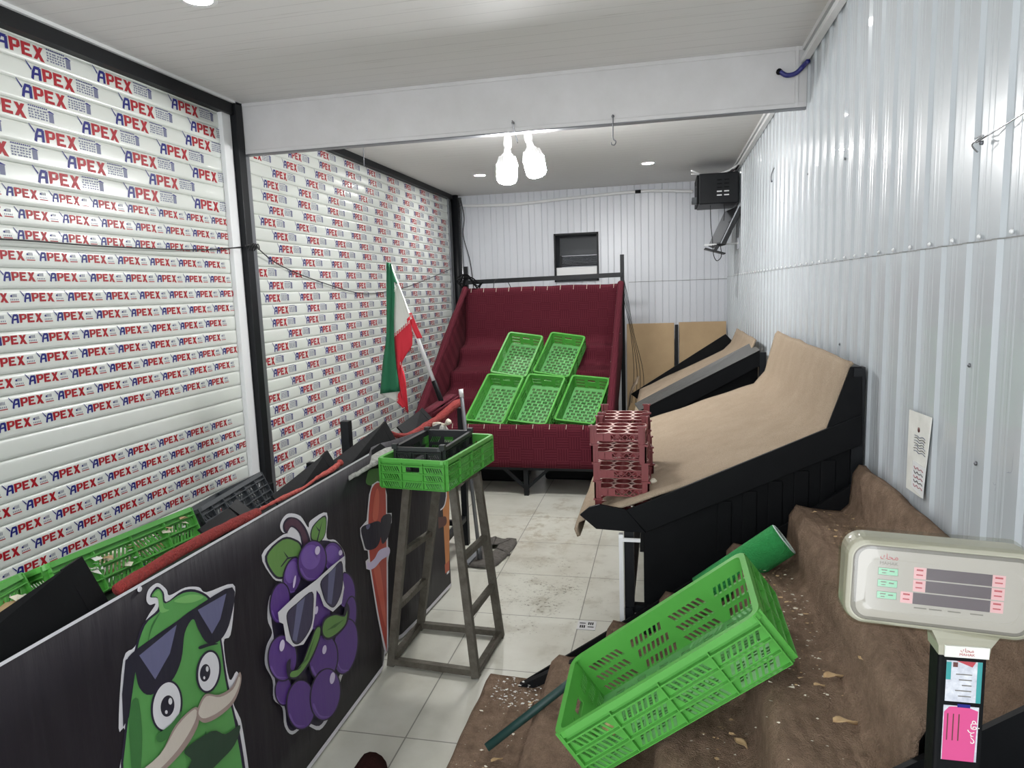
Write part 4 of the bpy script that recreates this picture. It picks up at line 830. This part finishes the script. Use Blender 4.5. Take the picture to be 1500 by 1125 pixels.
b = MB(); b.tube(spline([(-.77, 3.655, 2.425), (-.765, 3.64, 2.41), (-.76, 3.645, 2.38), (-.745, 3.66, 2.31)], 5), .003, 'steel', 6); b.lathe([(.009, 0), (.007, .008), (0, .009)], 'steel', (-.768, 3.665, 2.415), 8, Matrix.Rotation(pi/2, 3, 'X')); tag(b.build('wire_hook'), 'bent wire hook on the beam above the bulbs', 'hook')
b = MB(); b.tube(spline([(-.252, 3.655, 2.41), (-.25, 3.648, 2.39), (-.252, 3.65, 2.31), (-.250, 3.65, 2.29), (-.238, 3.65, 2.278), (-.245, 3.65, 2.262), (-.26, 3.65, 2.266), (-.26, 3.65, 2.276)], 5), .003, 'grey_metal', 6); b.lathe([(.008, 0), (.006, .006), (0, .007)], 'grey_metal', (-.252, 3.665, 2.405), 8, Matrix.Rotation(pi/2, 3, 'X')); tag(b.build('wire_hook'), 'long wire hook hanging alone from the middle of the beam', 'hook')
tag(MB().tube([(-1.648, 3.75, 2.372), (-1.65, 3.75, 2.27)], .0025, 'grey_metal', 6).build('wire_hook'), 'short straight wire hanging under the left part of the beam', 'hook')
tag(MB().tube(spline([(.655, 3.6, 2.56), (.64, 3.64, 2.55), (.61, 3.652, 2.525), (.57, 3.654, 2.52), (.54, 3.656, 2.54)], 6), .011, 'wire_blue', 8).build('flexible_conduit'), 'short dark blue flexible conduit at the right end of the beam', 'conduit')
MB().lathe([(.014, 0), (.014, .012), (0, .013)], 'black', (.536, 3.662, 2.54), 10, Matrix.Rotation(pi/2, 3, 'X')).build('end_nut', [o for o in C.objects if o.name == 'flexible_conduit'][0])
b = MB(); b.tube(spline([(.655, 1.70, 1.832), (.645, 1.69, 1.828), (.655, 1.6, 1.84), (.66, 1.5, 1.85), (.662, 1.2, 1.87), (.66, .6, 1.9)], 6), .0017, 'steel', 6); b.tube(spline([(.655, 1.71, 1.81), (.64, 1.70, 1.825), (.645, 1.66, 1.835), (.65, 1.715, 1.84)], 5), .0017, 'steel', 6); b.lathe([(.005, 0), (.004, .006), (0, .007)], 'grey_metal', (.66, 1.70, 1.827), 8, Matrix.Rotation(-pi/2, 3, 'Y')); tag(b.build('tie_wire'), 'thin steel wire tied to a screw high on the right wall', 'wire')
tag(MB().tube(spline([(.655, 4.6, 2.24), (.64, 4.6, 2.2), (.64, 4.6, 2.16), (.65, 4.63, 2.165)], 5), .004, 'grey_metal', 6).build('wire_hook'), 'small hook on the right wall just past the beam', 'hook')
# ------------------------------------------------------------------ mop and floor drain
t = thing('mop', 'grey flat mop lying on the tiles behind the trestle with its metal handle upright', 'mop', (-1.0, 3.8, 0))
q = []
cs = [P(680, 828, z=0), P(716, 833, z=0), P(736, 822, z=0), P(757, 796, z=0), P(740, 792, z=0), P(718, 790, z=0), P(700, 806, z=0)]
ct = sum(cs, Vector())/len(cs); b = MB(); ring = spline(cs, 6, True)
for k, (f, z) in enumerate(((1, .004), (1.0, .012), (.9, .022), (.6, .028), (.25, .03))): q.append([ct+(p-ct)*f*(1+.05*noise.noise(p*30+Vector((k, 0, 0))))+Vector((0, 0, z+.004*noise.noise(p*40)-ct.z)) for p in ring+[ring[0]]])
b.grid(q, 'mop'); b.build('mop_head', t); b = MB()
for k in range(70):
    e = ring[(k*7) % len(ring)]; m_ = ct.lerp(e, random.uniform(.2, .5)); b.tube(spline([m_+Vector((0, 0, .03)), ct.lerp(e, .75)+Vector((random.uniform(-.01, .01), random.uniform(-.01, .01), .03)), ct.lerp(e, 1.03)+Vector((random.uniform(-.015, .015), random.uniform(-.015, .015), .006))], 3), .0045, 'mop', 5)
o = b.build('yarn_strands', t); o['kind'] = 'stuff'
ha, hb = P(703, 818, z=.03), P(675, 570, y=3.72); b = MB(); b.tube([ha, ha.lerp(hb, .5), hb], .011, 'grey_metal', 10); hd = b.build('handle', t); MB().tube([ha.lerp(hb, .955), ha.lerp(hb, 1.0)], .0125, 'white', 10).build('handle_cap', hd)
b = MB(); b.bar(P(684, 826, z=.02), P(703, 806, z=.04), .03, .012, 'grey_metal'); b.tube([ha, ha.lerp(hb, .1)], .016, 'grey_metal', 10); b.build('mop_socket', t)
q = spline([(-.93, 1.90, .035), (-.935, 1.6, .035), (-.94, 1.2, .035), (-.95, .8, .035)], 6); tag(MB().tube([Vector((-.93, 1.93, .03))]+q, .05, 'dark_rug', 14, rs=[.02]+[.05]*len(q)).build('rug_roll'), 'dark rolled rug whose end peeks in at the bottom edge on the tiles', 'rug')
t = thing('floor_drain', 'small square slotted drain grate in the tiles', 'drain', (-.36, 3.01, 0))
b = MB(); b.box((-.36, 3.015, .001), (.085, .085, .004), 'beam'); gr = b.build('grate', t)
for i in (-1, 1):
    for k in range(3): MB().box((-.36+i*.018+(k-1)*.009, 3.015+i*.016, .0035), (.006, .024, .001), 'black').build('slot', gr)
    MB().box((-.36-i*.02, 3.015+i*.016, .0035), (.028, .006, .001), 'black').build('slot', gr)

# ------------------------------------------------------------------ brown carpeted steps
t = thing('stepped_stand', 'brown carpeted stepped stand along the right wall in the foreground', 'display stand', (0, 1.8, 0))
NY, FY = 1.19, 2.405
pr = [(-.685, .012), (-.68, .06), (-.66, .092), (-.62, .088), (-.48, .075), (-.445, .09), (-.425, .165), (-.395, .198), (-.355, .19), (-.245, .188), (-.215, .215), (-.208, .305), (-.185, .342), (-.15, .334), (-.06, .328), (-.03, .35), (-.025, .44), (-.002, .472), (.04, .463), (.165, .46), (.20, .485), (.208, .62), (.232, .655), (.27, .648), (.375, .645), (.402, .67), (.408, .765), (.43, .80), (.47, .793), (.57, .788), (.595, .815), (.602, .92), (.62, .952), (.642, .945), (.652, .80)]
carpet_sheet(pr, NY+.012, FY, 'y', 46, 'brown', .016, 3).build('carpet', t, solid=.014, offset=-1)
def stepside(y, nm):
    b = MB(); b.prism([(-.665, y, .0), (-.56, y, .0), (.645, y, .0), (.645, y, .895), (.60, y, .872), (-.555, y, .05), (-.66, y, .03)], (0, .012, 0), 'black'); b.build(nm, t)
stepside(FY+.004, 'side_panel'); stepside(NY-.004, 'side_panel')
for y in (NY+.03, FY-.04): MB().bar((-.62, y, .02), (.60, y, .70), .03, .03, 'black_metal').build('support_bar', t); MB().bb((.60, y-.015, 0), (.63, y+.015, .85), 'black_metal').build('leg', t)
# things lying on it
c0, c1 = P(1075, 838, y=2.22), P(1148, 790, y=2.22); ax = (c1-c0).normalized()
t = thing('felt_roll', 'rolled green felt leaning on the brown steps behind the tilted crate', 'felt roll', (c0+c1)/2)
b = MB(); n = 26; sp = []
u = ax.cross(Vector((0, 1, 0))).normalized(); w = ax.cross(u)
rows = []
for s in [i/8 for i in range(9)]:
    r = []
    for k in range(60):
        a = 2*pi*k/26; rad = .058-.006*k/26; r.append(c0-ax*.12+(c1-c0+ax*.12)*s+(u*cos(a)+w*sin(a)*.9)*rad)
    rows.append(r)
b.grid(rows, 'felt'); b.build('felt_sheet', t, solid=.004)
b = MB(); rows = []
for s in (-.002, .003):
    rows.append([c1+ax*s+(u*cos(2*pi*k/26)+w*sin(2*pi*k/26)*.9)*(.0565-.006*k/26)*(1+.02*noise.noise(Vector((k, s*900, 0)))) for k in range(60)])
b.grid(rows, 'felt_back'); b.build('frayed_edge', t, solid=.005)
a_, e_ = P(713, 1095, z=.112), P(822, 1010, z=.25); 
tag(MB().tube([a_, e_, e_+(e_-a_)*.25], .0135, 'rod', 14).build('rod'), 'dark green rubber covered rod poking out from under the tilted crate', 'rod')
def step_z(x):
    for (xa, za), (xb, zb) in zip(pr, pr[1:]):
        if xa <= x <= xb: return za+(zb-za)*(x-xa)/(xb-xa)
    return .1
def scrap(b, c, s, m):
    a = random.random()*6.28; q = []; k = random.choice((4, 5, 6))
    for i in range(k): r = s*random.uniform(.5, 1.2); q.append(Vector(c)+Vector((cos(a+6.28*i/k)*r, sin(a+6.28*i/k)*r*.6, .003+random.random()*s*.5)))
    b.poly(q, m)
b = MB()
for n_, (x0, x1, y0, y1), m in ((110, (-.62, -.45, 2.2, 2.38), 'paper'), (70, (-.64, -.43, 1.5, 2.3), 'scrap'), (70, (-.63, -.43, 1.45, 1.9), 'leaf_dry'), (70, (.26, .385, 1.5, 2.2), 'scrap'), (60, (.27, .38, 1.5, 2.2), 'leaf_dry'), (90, (.46, .58, 1.8, 2.35), 'leaf_dry'), (70, (.04, .17, 1.25, 1.9), 'leaf_dry'), (40, (.04, .37, 1.25, 1.6), 'scrap'), (25, (-.2, -.06, 1.3, 1.7), 'scrap')):
    for i in range(n_): x = random.uniform(x0, x1); scrap(b, (x, random.uniform(y0, y1), step_z(x)+.009), random.choice((.002, .003, .003, .004, .005, .008)), m)
tag(b.build('leaf_debris'), 'dry leaf crumbs and paper bits strewn over the brown steps', 'debris', kind='stuff')
bpy.context.view_layer.update(); dg = bpy.context.evaluated_depsgraph_get(); steps_obj = [o for o in C.objects if o.name.startswith('carpet') and o.parent and o.parent.get('label', '').startswith('brown')][0]
def on_steps(px, py):
    ok, p, n, i = steps_obj.ray_cast(steps_obj.matrix_world.inverted() @ CAM, ray(px, py), depsgraph=dg)
    return steps_obj.matrix_world @ p if ok else P(px, py, z=.4)
def dryleaf(c, s, rz, label):
    b = MB(); R = Matrix.Rotation(rz, 3, 'Z'); rows = []
    for i in range(7):
        f = i/6; w = s*.42*sin(pi*min(1, f*1.05+.02))**.8*(1+.25*noise.noise(Vector((f*5, s*90, 0))))
        rows.append([Vector(c)+R @ Vector(((f-.5)*2*s, w*v, .004+s*.22*abs(v)+s*.18*sin(f*5+v))) for v in (-1, -.5, 0, .5, 1)])
    b.grid(rows, 'leaf_dry'); tag(b.build('dry_leaf', solid=.0008), label, 'leaf', 'dry leaves on the brown steps')
for (px, py), zz, s, rz, lab in (((1222, 998), .47, .026, .3, 'curled dry leaf on the brown step right of the tilted crate'), ((1238, 1065), .47, .024, .1, 'dry leaf beside a black crumb on the brown step near the scale post'), ((1085, 1095), .345, .022, 2.2, 'dry leaf on the brown step below the tilted crate'), ((778, 1035), .085, .018, 1.2, 'brown curled leaf beside the dark green rod'), ((728, 1118), .09, .02, .6, 'dry leaf at the bottom end of the lowest brown step'), ((1200, 1010), .47, .012, .1, 'small leaf shred left of the curled dry leaf'), ((1262, 972), .655, .012, 1.9, 'thin pale shred on the brown step left of the scale'), ((1492, 1070), .80, .016, .5, 'pale leaf on the brown carpet right of the scale post')):
    dryleaf(on_steps(px, py)+Vector((0, 0, .006)), s, rz, lab)
b = MB(); c = P(900, 1040, z=.0)
c = fc.matrix_world @ Vector((.04, -.22, .006)); b.lathe([(0, 0), (.016, .003), (.022, .014), (.014, .026), (.0, .03)], 'leaf_dry', c, 10)
for v in b.v: v += noise.noise_vector(v*70)*.007
tag(b.build('garlic_scrap'), 'pale onion skin scrap inside the low end of the large tilted crate', 'scrap')
# leaf litter in the left crates
b = MB()
for cx, cy, n_ in ((-1.68, 1.65, 330), (-1.68, 1.1, 260)):
    for i in range(n_): y = cy+random.uniform(-.22, .22); x = cx+random.uniform(-.06, .175); scrap(b, (x, y, .735+.42*(x+1.63)+random.random()*.075), random.uniform(.012, .028), random.choice(('scrap', 'scrap', 'leaf_dry', 'paper')))
tag(b.build('leaf_litter'), 'pale leaf litter filling the green crates in the left rack', 'leaf litter', kind='stuff')
b = MB(); c = P(18, 893, x=-1.5); b.lathe([(0, 0), (.05, .01), (.07, .03), (.05, .05), (0, .055)], 'leaf_dry', c-Vector((0, 0, .05)), 9)
for v in b.v: v += noise.noise_vector(v*18)*.025
tag(b.build('cabbage_leaf'), 'pale wilted cabbage leaf in the crate at the left edge', 'leaf')

# ------------------------------------------------------------------ papers and writing on the right wall
t = thing('paper_notice', 'white paper notice with handwriting hung on the right wall', 'notice', (.66, 2.03, 1.07))
a, c, d, e = [P(*q, x=.650) for q in ((1332, 600), (1364, 612), (1350, 730), (1327, 714))]
U = (c-a); V = (e-a)
b = MB(); b.prism([a, c, d, e], (.003, 0, 0), 'paper'); sh = b.build('sheet', t)
def stroke(b, o, U, V, pts, r, m, n=Vector((-.0012, 0, 0))): b.tube([o+U*x+V*y+n for x, y in spline([(p[0], p[1], 0) for p in pts], 4) for x, y in [(x, y)]] if False else [o+U*p.x+V*p.y+n for p in spline([(q[0], q[1], 0) for q in pts], 4)], r, m, 5)
b = MB()
for k in range(7):
    y = .28+.032*k; stroke(b, a, U, V, [(.3+.05*random.random(), y), (.45, y-.02+.02*random.random()), (.55, y+.012), (.7, y-.01), (.75+.1*random.random(), y+.01)], .0008, random.choice(('ink_black', 'ink')))
b.lathe([(0, 0), (.007, .0), (.007, .001)], 'p_brown', a+U*.5+V*.2+Vector((-.0012, 0, 0)), 12, Matrix.Rotation(pi/2, 3, 'Y')); b.build('handwriting', sh)
b = MB(); b.prism([a+U*.32+V*.60+Vector((-.001, 0, 0)), a+U*.88+V*.62+Vector((-.001, 0, 0)), a+U*.84+V*.985+Vector((-.001, 0, 0)), a+U*.28+V*.93+Vector((-.001, 0, 0))], (-.001, 0, 0), 'white'); sl = b.build('price_slip', sh)
b = MB()
for k in range(5): y = .66+.055*k; stroke(b, a, U, V, [(.4, y), (.47, y+.025), (.55, y-.005), (.62, y+.02), (.72, y), (.8, y+.02)], .0009, ('ink_red', 'ink_black')[k % 2], Vector((-.0028, 0, 0)))
b.build('slip_writing', sh)
def wallnote(name, label, strokes, r, m, x=.6535):
    b = MB()
    for s in strokes: q = spline([(p[0], p[1], 0) for p in s], 4); b.tube([P(p.x, p.y, x=x) for p in q], r, m, 5)
    tag(b.build(name), label, 'writing')
f7 = lambda pts: [(1270+x/4.017, 480+y/4.017) for x, y in pts]
wallnote('handwriting', 'blue handwritten price of two lines low on the right wall', [f7(s) for s in ([(866,730),(860,800),(852,850),(825,852)], [(845,800),(830,806),(820,822),(800,818)], [(800,812),(785,830),(770,800),(752,800),(745,840),(756,850),(768,840)], [(775,742),(765,760),(772,770),(780,752),(775,742)], [(808,784),(816,786)], [(835,848),(841,850)], [(745,910),(752,925),(765,918)], [(765,918),(755,960)], [(785,898),(775,915),(788,925),(790,905),(792,960)], [(803,945),(808,950)])], .0012, 'ink', .668)
wallnote('handwriting', 'faint vertical handwriting on the right wall above the paper notice', [f7(s) for s in ([(182,240),(170,270),(180,290),(160,310),(155,350)], [(178,360),(185,390),(172,400)], [(165,470),(178,490),(160,510),(165,540),(150,570),(160,600),(168,590)], [(255,110),(248,150)], [(240,190),(232,210),(255,212),(228,240),(240,255)], [(225,400),(240,412),(205,430),(222,440),(215,455)])], .001, 'ink', .668)

# ------------------------------------------------------------------ price scale in the foreground
t = thing('price_scale', 'electronic price scale display wrapped in clear film on a black post, foreground right', 'scale', (.40, 1.0, .62))
R = Matrix.Rotation(radians(-3), 3, 'Z') @ Matrix.Rotation(radians(-3), 3, 'X') @ Matrix.Rotation(radians(2.2), 3, 'Y'); c = Vector((.362, 1.0, 1.130))
def rrect(w, h, r, n=6): return [(sx*(w/2-r)+r*cos(radians(a0+90*k/n)), sy*(h/2-r)+r*sin(radians(a0+90*k/n))) for sx, sy, a0 in ((1, 1, 0), (-1, 1, 90), (-1, -1, 180), (1, -1, 270)) for k in range(n+1)]
M['scale_case'] = mat('scale_case', srgb(158, 156, 140), .38, coat=.3); M['scale_face'] = mat('scale_face', srgb(166, 161, 156), .55); M['lcd'] = mat('display_window', srgb(78, 66, 74), .25); M['p_pink'] = mat('pink_label', srgb(214, 168, 174), .5); M['p_green'] = mat('green_label', srgb(140, 196, 168), .5); M['scale_red'] = mat('scale_logo_red', srgb(170, 60, 70), .5)
M['gasket'] = mat('scale_grey', srgb(112, 108, 102), .4); M['sticker_pink'] = mat('sticker_pink', srgb(196, 70, 126), .5); M['sticker_white'] = mat('sticker_white', srgb(214, 216, 220), .5, 0, (90, .5, srgb(160, 164, 176))); M['sticker_teal'] = mat('sticker_teal', srgb(50, 140, 140), .5)
def loft(b, secs, m):
    n = len(secs[0][1]); vs = []
    for y, pts in secs: vs += [c+R @ Vector((x, y, z)) for x, z in pts]
    fs = [[i*n+j, i*n+(j+1) % n, (i+1)*n+(j+1) % n, (i+1)*n+j] for i in range(len(secs)-1) for j in range(n)]+[list(range(n)), [(len(secs)-1)*n+j for j in range(n)]]
    b.add(vs, fs, m, False)
W_, H_ = .234, .122
b = MB(); loft(b, [(-.014, rrect(W_-.012, H_-.012, .022)), (-.011, rrect(W_-.004, H_-.004, .025)), (-.002, rrect(W_, H_, .026)), (.03, rrect(W_, H_, .026)), (.045, rrect(W_-.03, H_-.03, .02))], 'scale_case'); dc = b.build('display_case', t, bevel=.0015)
b = MB(); loft(b, [(-.0148, rrect(W_-.018, H_-.018, .02)), (-.0135, rrect(W_-.014, H_-.014, .022))], 'gasket'); b.build('face_gasket', dc)
def fp(x, z, d=0): return c+R @ Vector((x*1.02, -.0154-d, z*1.18))
b = MB(); b.poly([fp(x, z) for x, z in rrect((W_-.028)/1.02, (H_-.026)/1.18, .014)], 'scale_face')
def fr(x0, x1, z0, z1, m, d=.0002): b.quad([fp(x0, z0, d), fp(x1, z0, d), fp(x1, z1, d), fp(x0, z1, d)], m)
nx, ux, uz = R @ Vector((0, -1, 0)), R @ Vector((1, 0, 0)), R @ Vector((0, 0, 1))
for k, (x0, z1) in enumerate(((-.018, .024), (-.018, .009), (-.032, -.006))):
    z0 = z1-.0135; fr(x0, .058, z0, z1, 'lcd'); fr(x0-.015, x0-.0003, z0, z1, 'p_pink', .0003); fr(.0583, .073, z0, z1, 'p_pink', .0003)
    for zz, hh in ((.0095, .002), (.004, .0015)): fr(x0-.012, x0-.004, z0+zz, z0+zz+hh, 'scale_red', .0005); fr(.061, .070, z0+zz, z0+zz+hh, 'scale_red', .0005)
for k in range(3):
    z1 = .020-k*.0142; fr(-.076, -.0515, z1-.009, z1, 'gasket', .0002); fr(-.0755, -.052, z1-.0085, z1-.0005, 'p_green', .0004); fr(-.062, -.056, z1-.0045, z1-.003, 'gasket', .0006); fr(-.072, -.065, z1-.0035, z1-.0022, 'gasket', .0006); fr(-.071, -.066, z1-.0068, z1-.0057, 'gasket', .0006)
put_text(b, 'MAHAK', fp(-.0635, .0235, .0004), ux, uz, .0066, 'gasket'); put_text(b, '\uFEDA\uFEA4\uFEE3', fp(-.0635, .030, .0004), ux, uz, .011, 'scale_red')
for x in (-.03, -.012, .01, .036): fr(x, x+.015, -.0245, -.023, 'gasket', .0003)
b.build('face_panel', dc)
b = MB(); loft(b, [(-.0175, rrect(W_-.024, H_-.02, .024)), (-.004, rrect(W_+.005, H_+.006, .029)), (.032, rrect(W_+.005, H_+.006, .029)), (.047, rrect(W_-.02, H_-.02, .022))], 'film')if 'film' in M else None
fm = bpy.data.materials.new('clear_film'); fm.use_nodes = True; nt = fm.node_tree; nt.nodes.remove(nt.nodes['Principled BSDF']); mx = nt.nodes.new('ShaderNodeMixShader'); tb = nt.nodes.new('ShaderNodeBsdfTransparent'); gb = nt.nodes.new('ShaderNodeBsdfGlossy'); gb.inputs['Roughness'].default_value = .12; mx.inputs[0].default_value = .11
tb.inputs[0].default_value = (.95, .95, .91, 1); nt.links.new(tb.outputs[0], mx.inputs[1]); nt.links.new(gb.outputs[0], mx.inputs[2]); nt.links.new(mx.outputs[0], nt.nodes['Material Output'].inputs[0]); M['film'] = fm
b = MB(); rows = []
for y, w, h, r in ((-.0185, W_-.05, H_-.05, .016), (-.0180, W_-.026, H_-.022, .022), (-.008, W_+.004, H_+.005, .028), (.01, W_+.006, H_+.007, .03), (.034, W_+.005, H_+.006, .029), (.048, W_-.02, H_-.02, .022)):
    q = rrect(w, h, r, 8); rows.append([c+R @ (Vector((x, y, z))+noise.noise_vector(Vector((x*50, y*60, z*50)))*.0022) for x, z in q+[q[0]]])
b.grid(rows, 'film'); b.poly([c+R @ Vector((x, -.0186, z)) for x, z in rrect(W_-.05, H_-.05, .016, 8)], 'film'); b.build('clear_film', t)
pc = c+R @ Vector((.034, .012, -H_/2+.004)); pt = Vector((pc.x+.002, pc.y+.004, 0))
def px_(dx, dy, z): return Vector((pt.x+dx, pt.y+dy, z))
zt0 = pc.z
b = MB()
secs = [(.044, .026, zt0+.004), (.037, .024, zt0-.01), (.032, .021, zt0-.022), (.031, .02, zt0-.036)]
for (w0, d0, z0), (w1, d1, z1) in zip(secs, secs[1:]): b.add([px_(sx*w_, sy*d_, z_) for w_, d_, z_ in ((w0, d0, z0), (w1, d1, z1)) for sx, sy in ((-1, -1), (1, -1), (1, 1), (-1, 1))], [[0, 1, 5, 4], [1, 2, 6, 5], [2, 3, 7, 6], [3, 0, 4, 7]], 'scale_case')
nk = b.build('neck', t); b = MB(); b.box(px_(.002, -.023, zt0-.028), (.054, .003, .016), 'paper')
put_text(b, 'MAHAK', px_(.002, -.0250, zt0-.033), (1, 0, 0), (0, 0, 1), .0055, 'scale_red'); put_text(b, '\uFEDA\uFEA4\uFEE3', px_(.002, -.0250, zt0-.0275), (1, 0, 0), (0, 0, 1), .008, 'scale_red'); b.build('neck_label', nk)
b = MB(); b.bb(px_(-.030, -.018, .66), px_(.030, .018, zt0-.034), 'black'); po = b.build('post', t, bevel=.004)
b = MB(); yy = pt.y-.0184; z1 = zt0-.042
def st(x0, x1, za, zb, m, d=0): b.quad([(pt.x+x0, yy-d, za), (pt.x+x1, yy-d, za), (pt.x+x1, yy-d, zb), (pt.x+x0, yy-d, zb)], m)
st(-.020, .024, z1-.062, z1-.002, 'sticker_white', .0002); st(-.020, -.014, z1-.03, z1-.004, 'sticker_teal', .0004); st(.018, .024, z1-.062, z1-.002, 'sticker_teal', .0004)
b.poly([(pt.x-.008, yy-.0005, z1-.002), (pt.x+.016, yy-.0005, z1-.002), (pt.x+.012, yy-.0005, z1-.010), (pt.x+.002, yy-.0005, z1-.006)], 'scale_red')
st(-.012, -.006, z1-.011, z1-.004, 'p_brown', .0005)
for k in range(5): st(-.008+.004*(k % 3), .012, z1-.022-.008*k, z1-.0205-.008*k, 'gasket', .0006)
b.build('sticker', po); b = MB()
st(-.021, .023, z1-.15, z1-.068, 'sticker_white', .0002); b.poly([(pt.x+x, yy-.0004, z1+z) for x, z in ((-.020, -.15), (.020, -.15), (.022, -.074), (.006, -.068), (-.014, -.07), (-.020, -.078))], 'sticker_pink'); st(-.004, .012, z1-.07, z1-.065, 'lblue', .0005)
for i in range(3): st(-.016+.007*i, -.0145+.007*i, z1-.12, z1-.08, 'p_brown', .0006)
put_text(b, '\uFEEA\uFED3\uFEAE\uFEBB', (pt.x+.0135, yy-.0007, z1-.105), (0, 0, -1), (1, 0, 0), .016, 'paper'); b.build('sticker', po)
b = MB(); b.bb((pt.x-.1, pt.y-.28, .60), (pt.x+.14, pt.y+.06, .64), 'scale_case'); b.bb((pt.x-.04, pt.y-.03, .64), (pt.x+.04, pt.y+.03, .68), 'scale_case'); b.bb((pt.x-.11, pt.y-.29, .645), (pt.x+.15, pt.y-.045, .655), 'steel'); b.build('weighing_base', t, bevel=.006)
b = MB(); b.bb((pt.x-.13, .68, 0), (.64, 1.10, .60), 'black'); tag(b.build('counter_block', bevel=.004), 'black block under the price scale in the right bottom corner', 'counter')
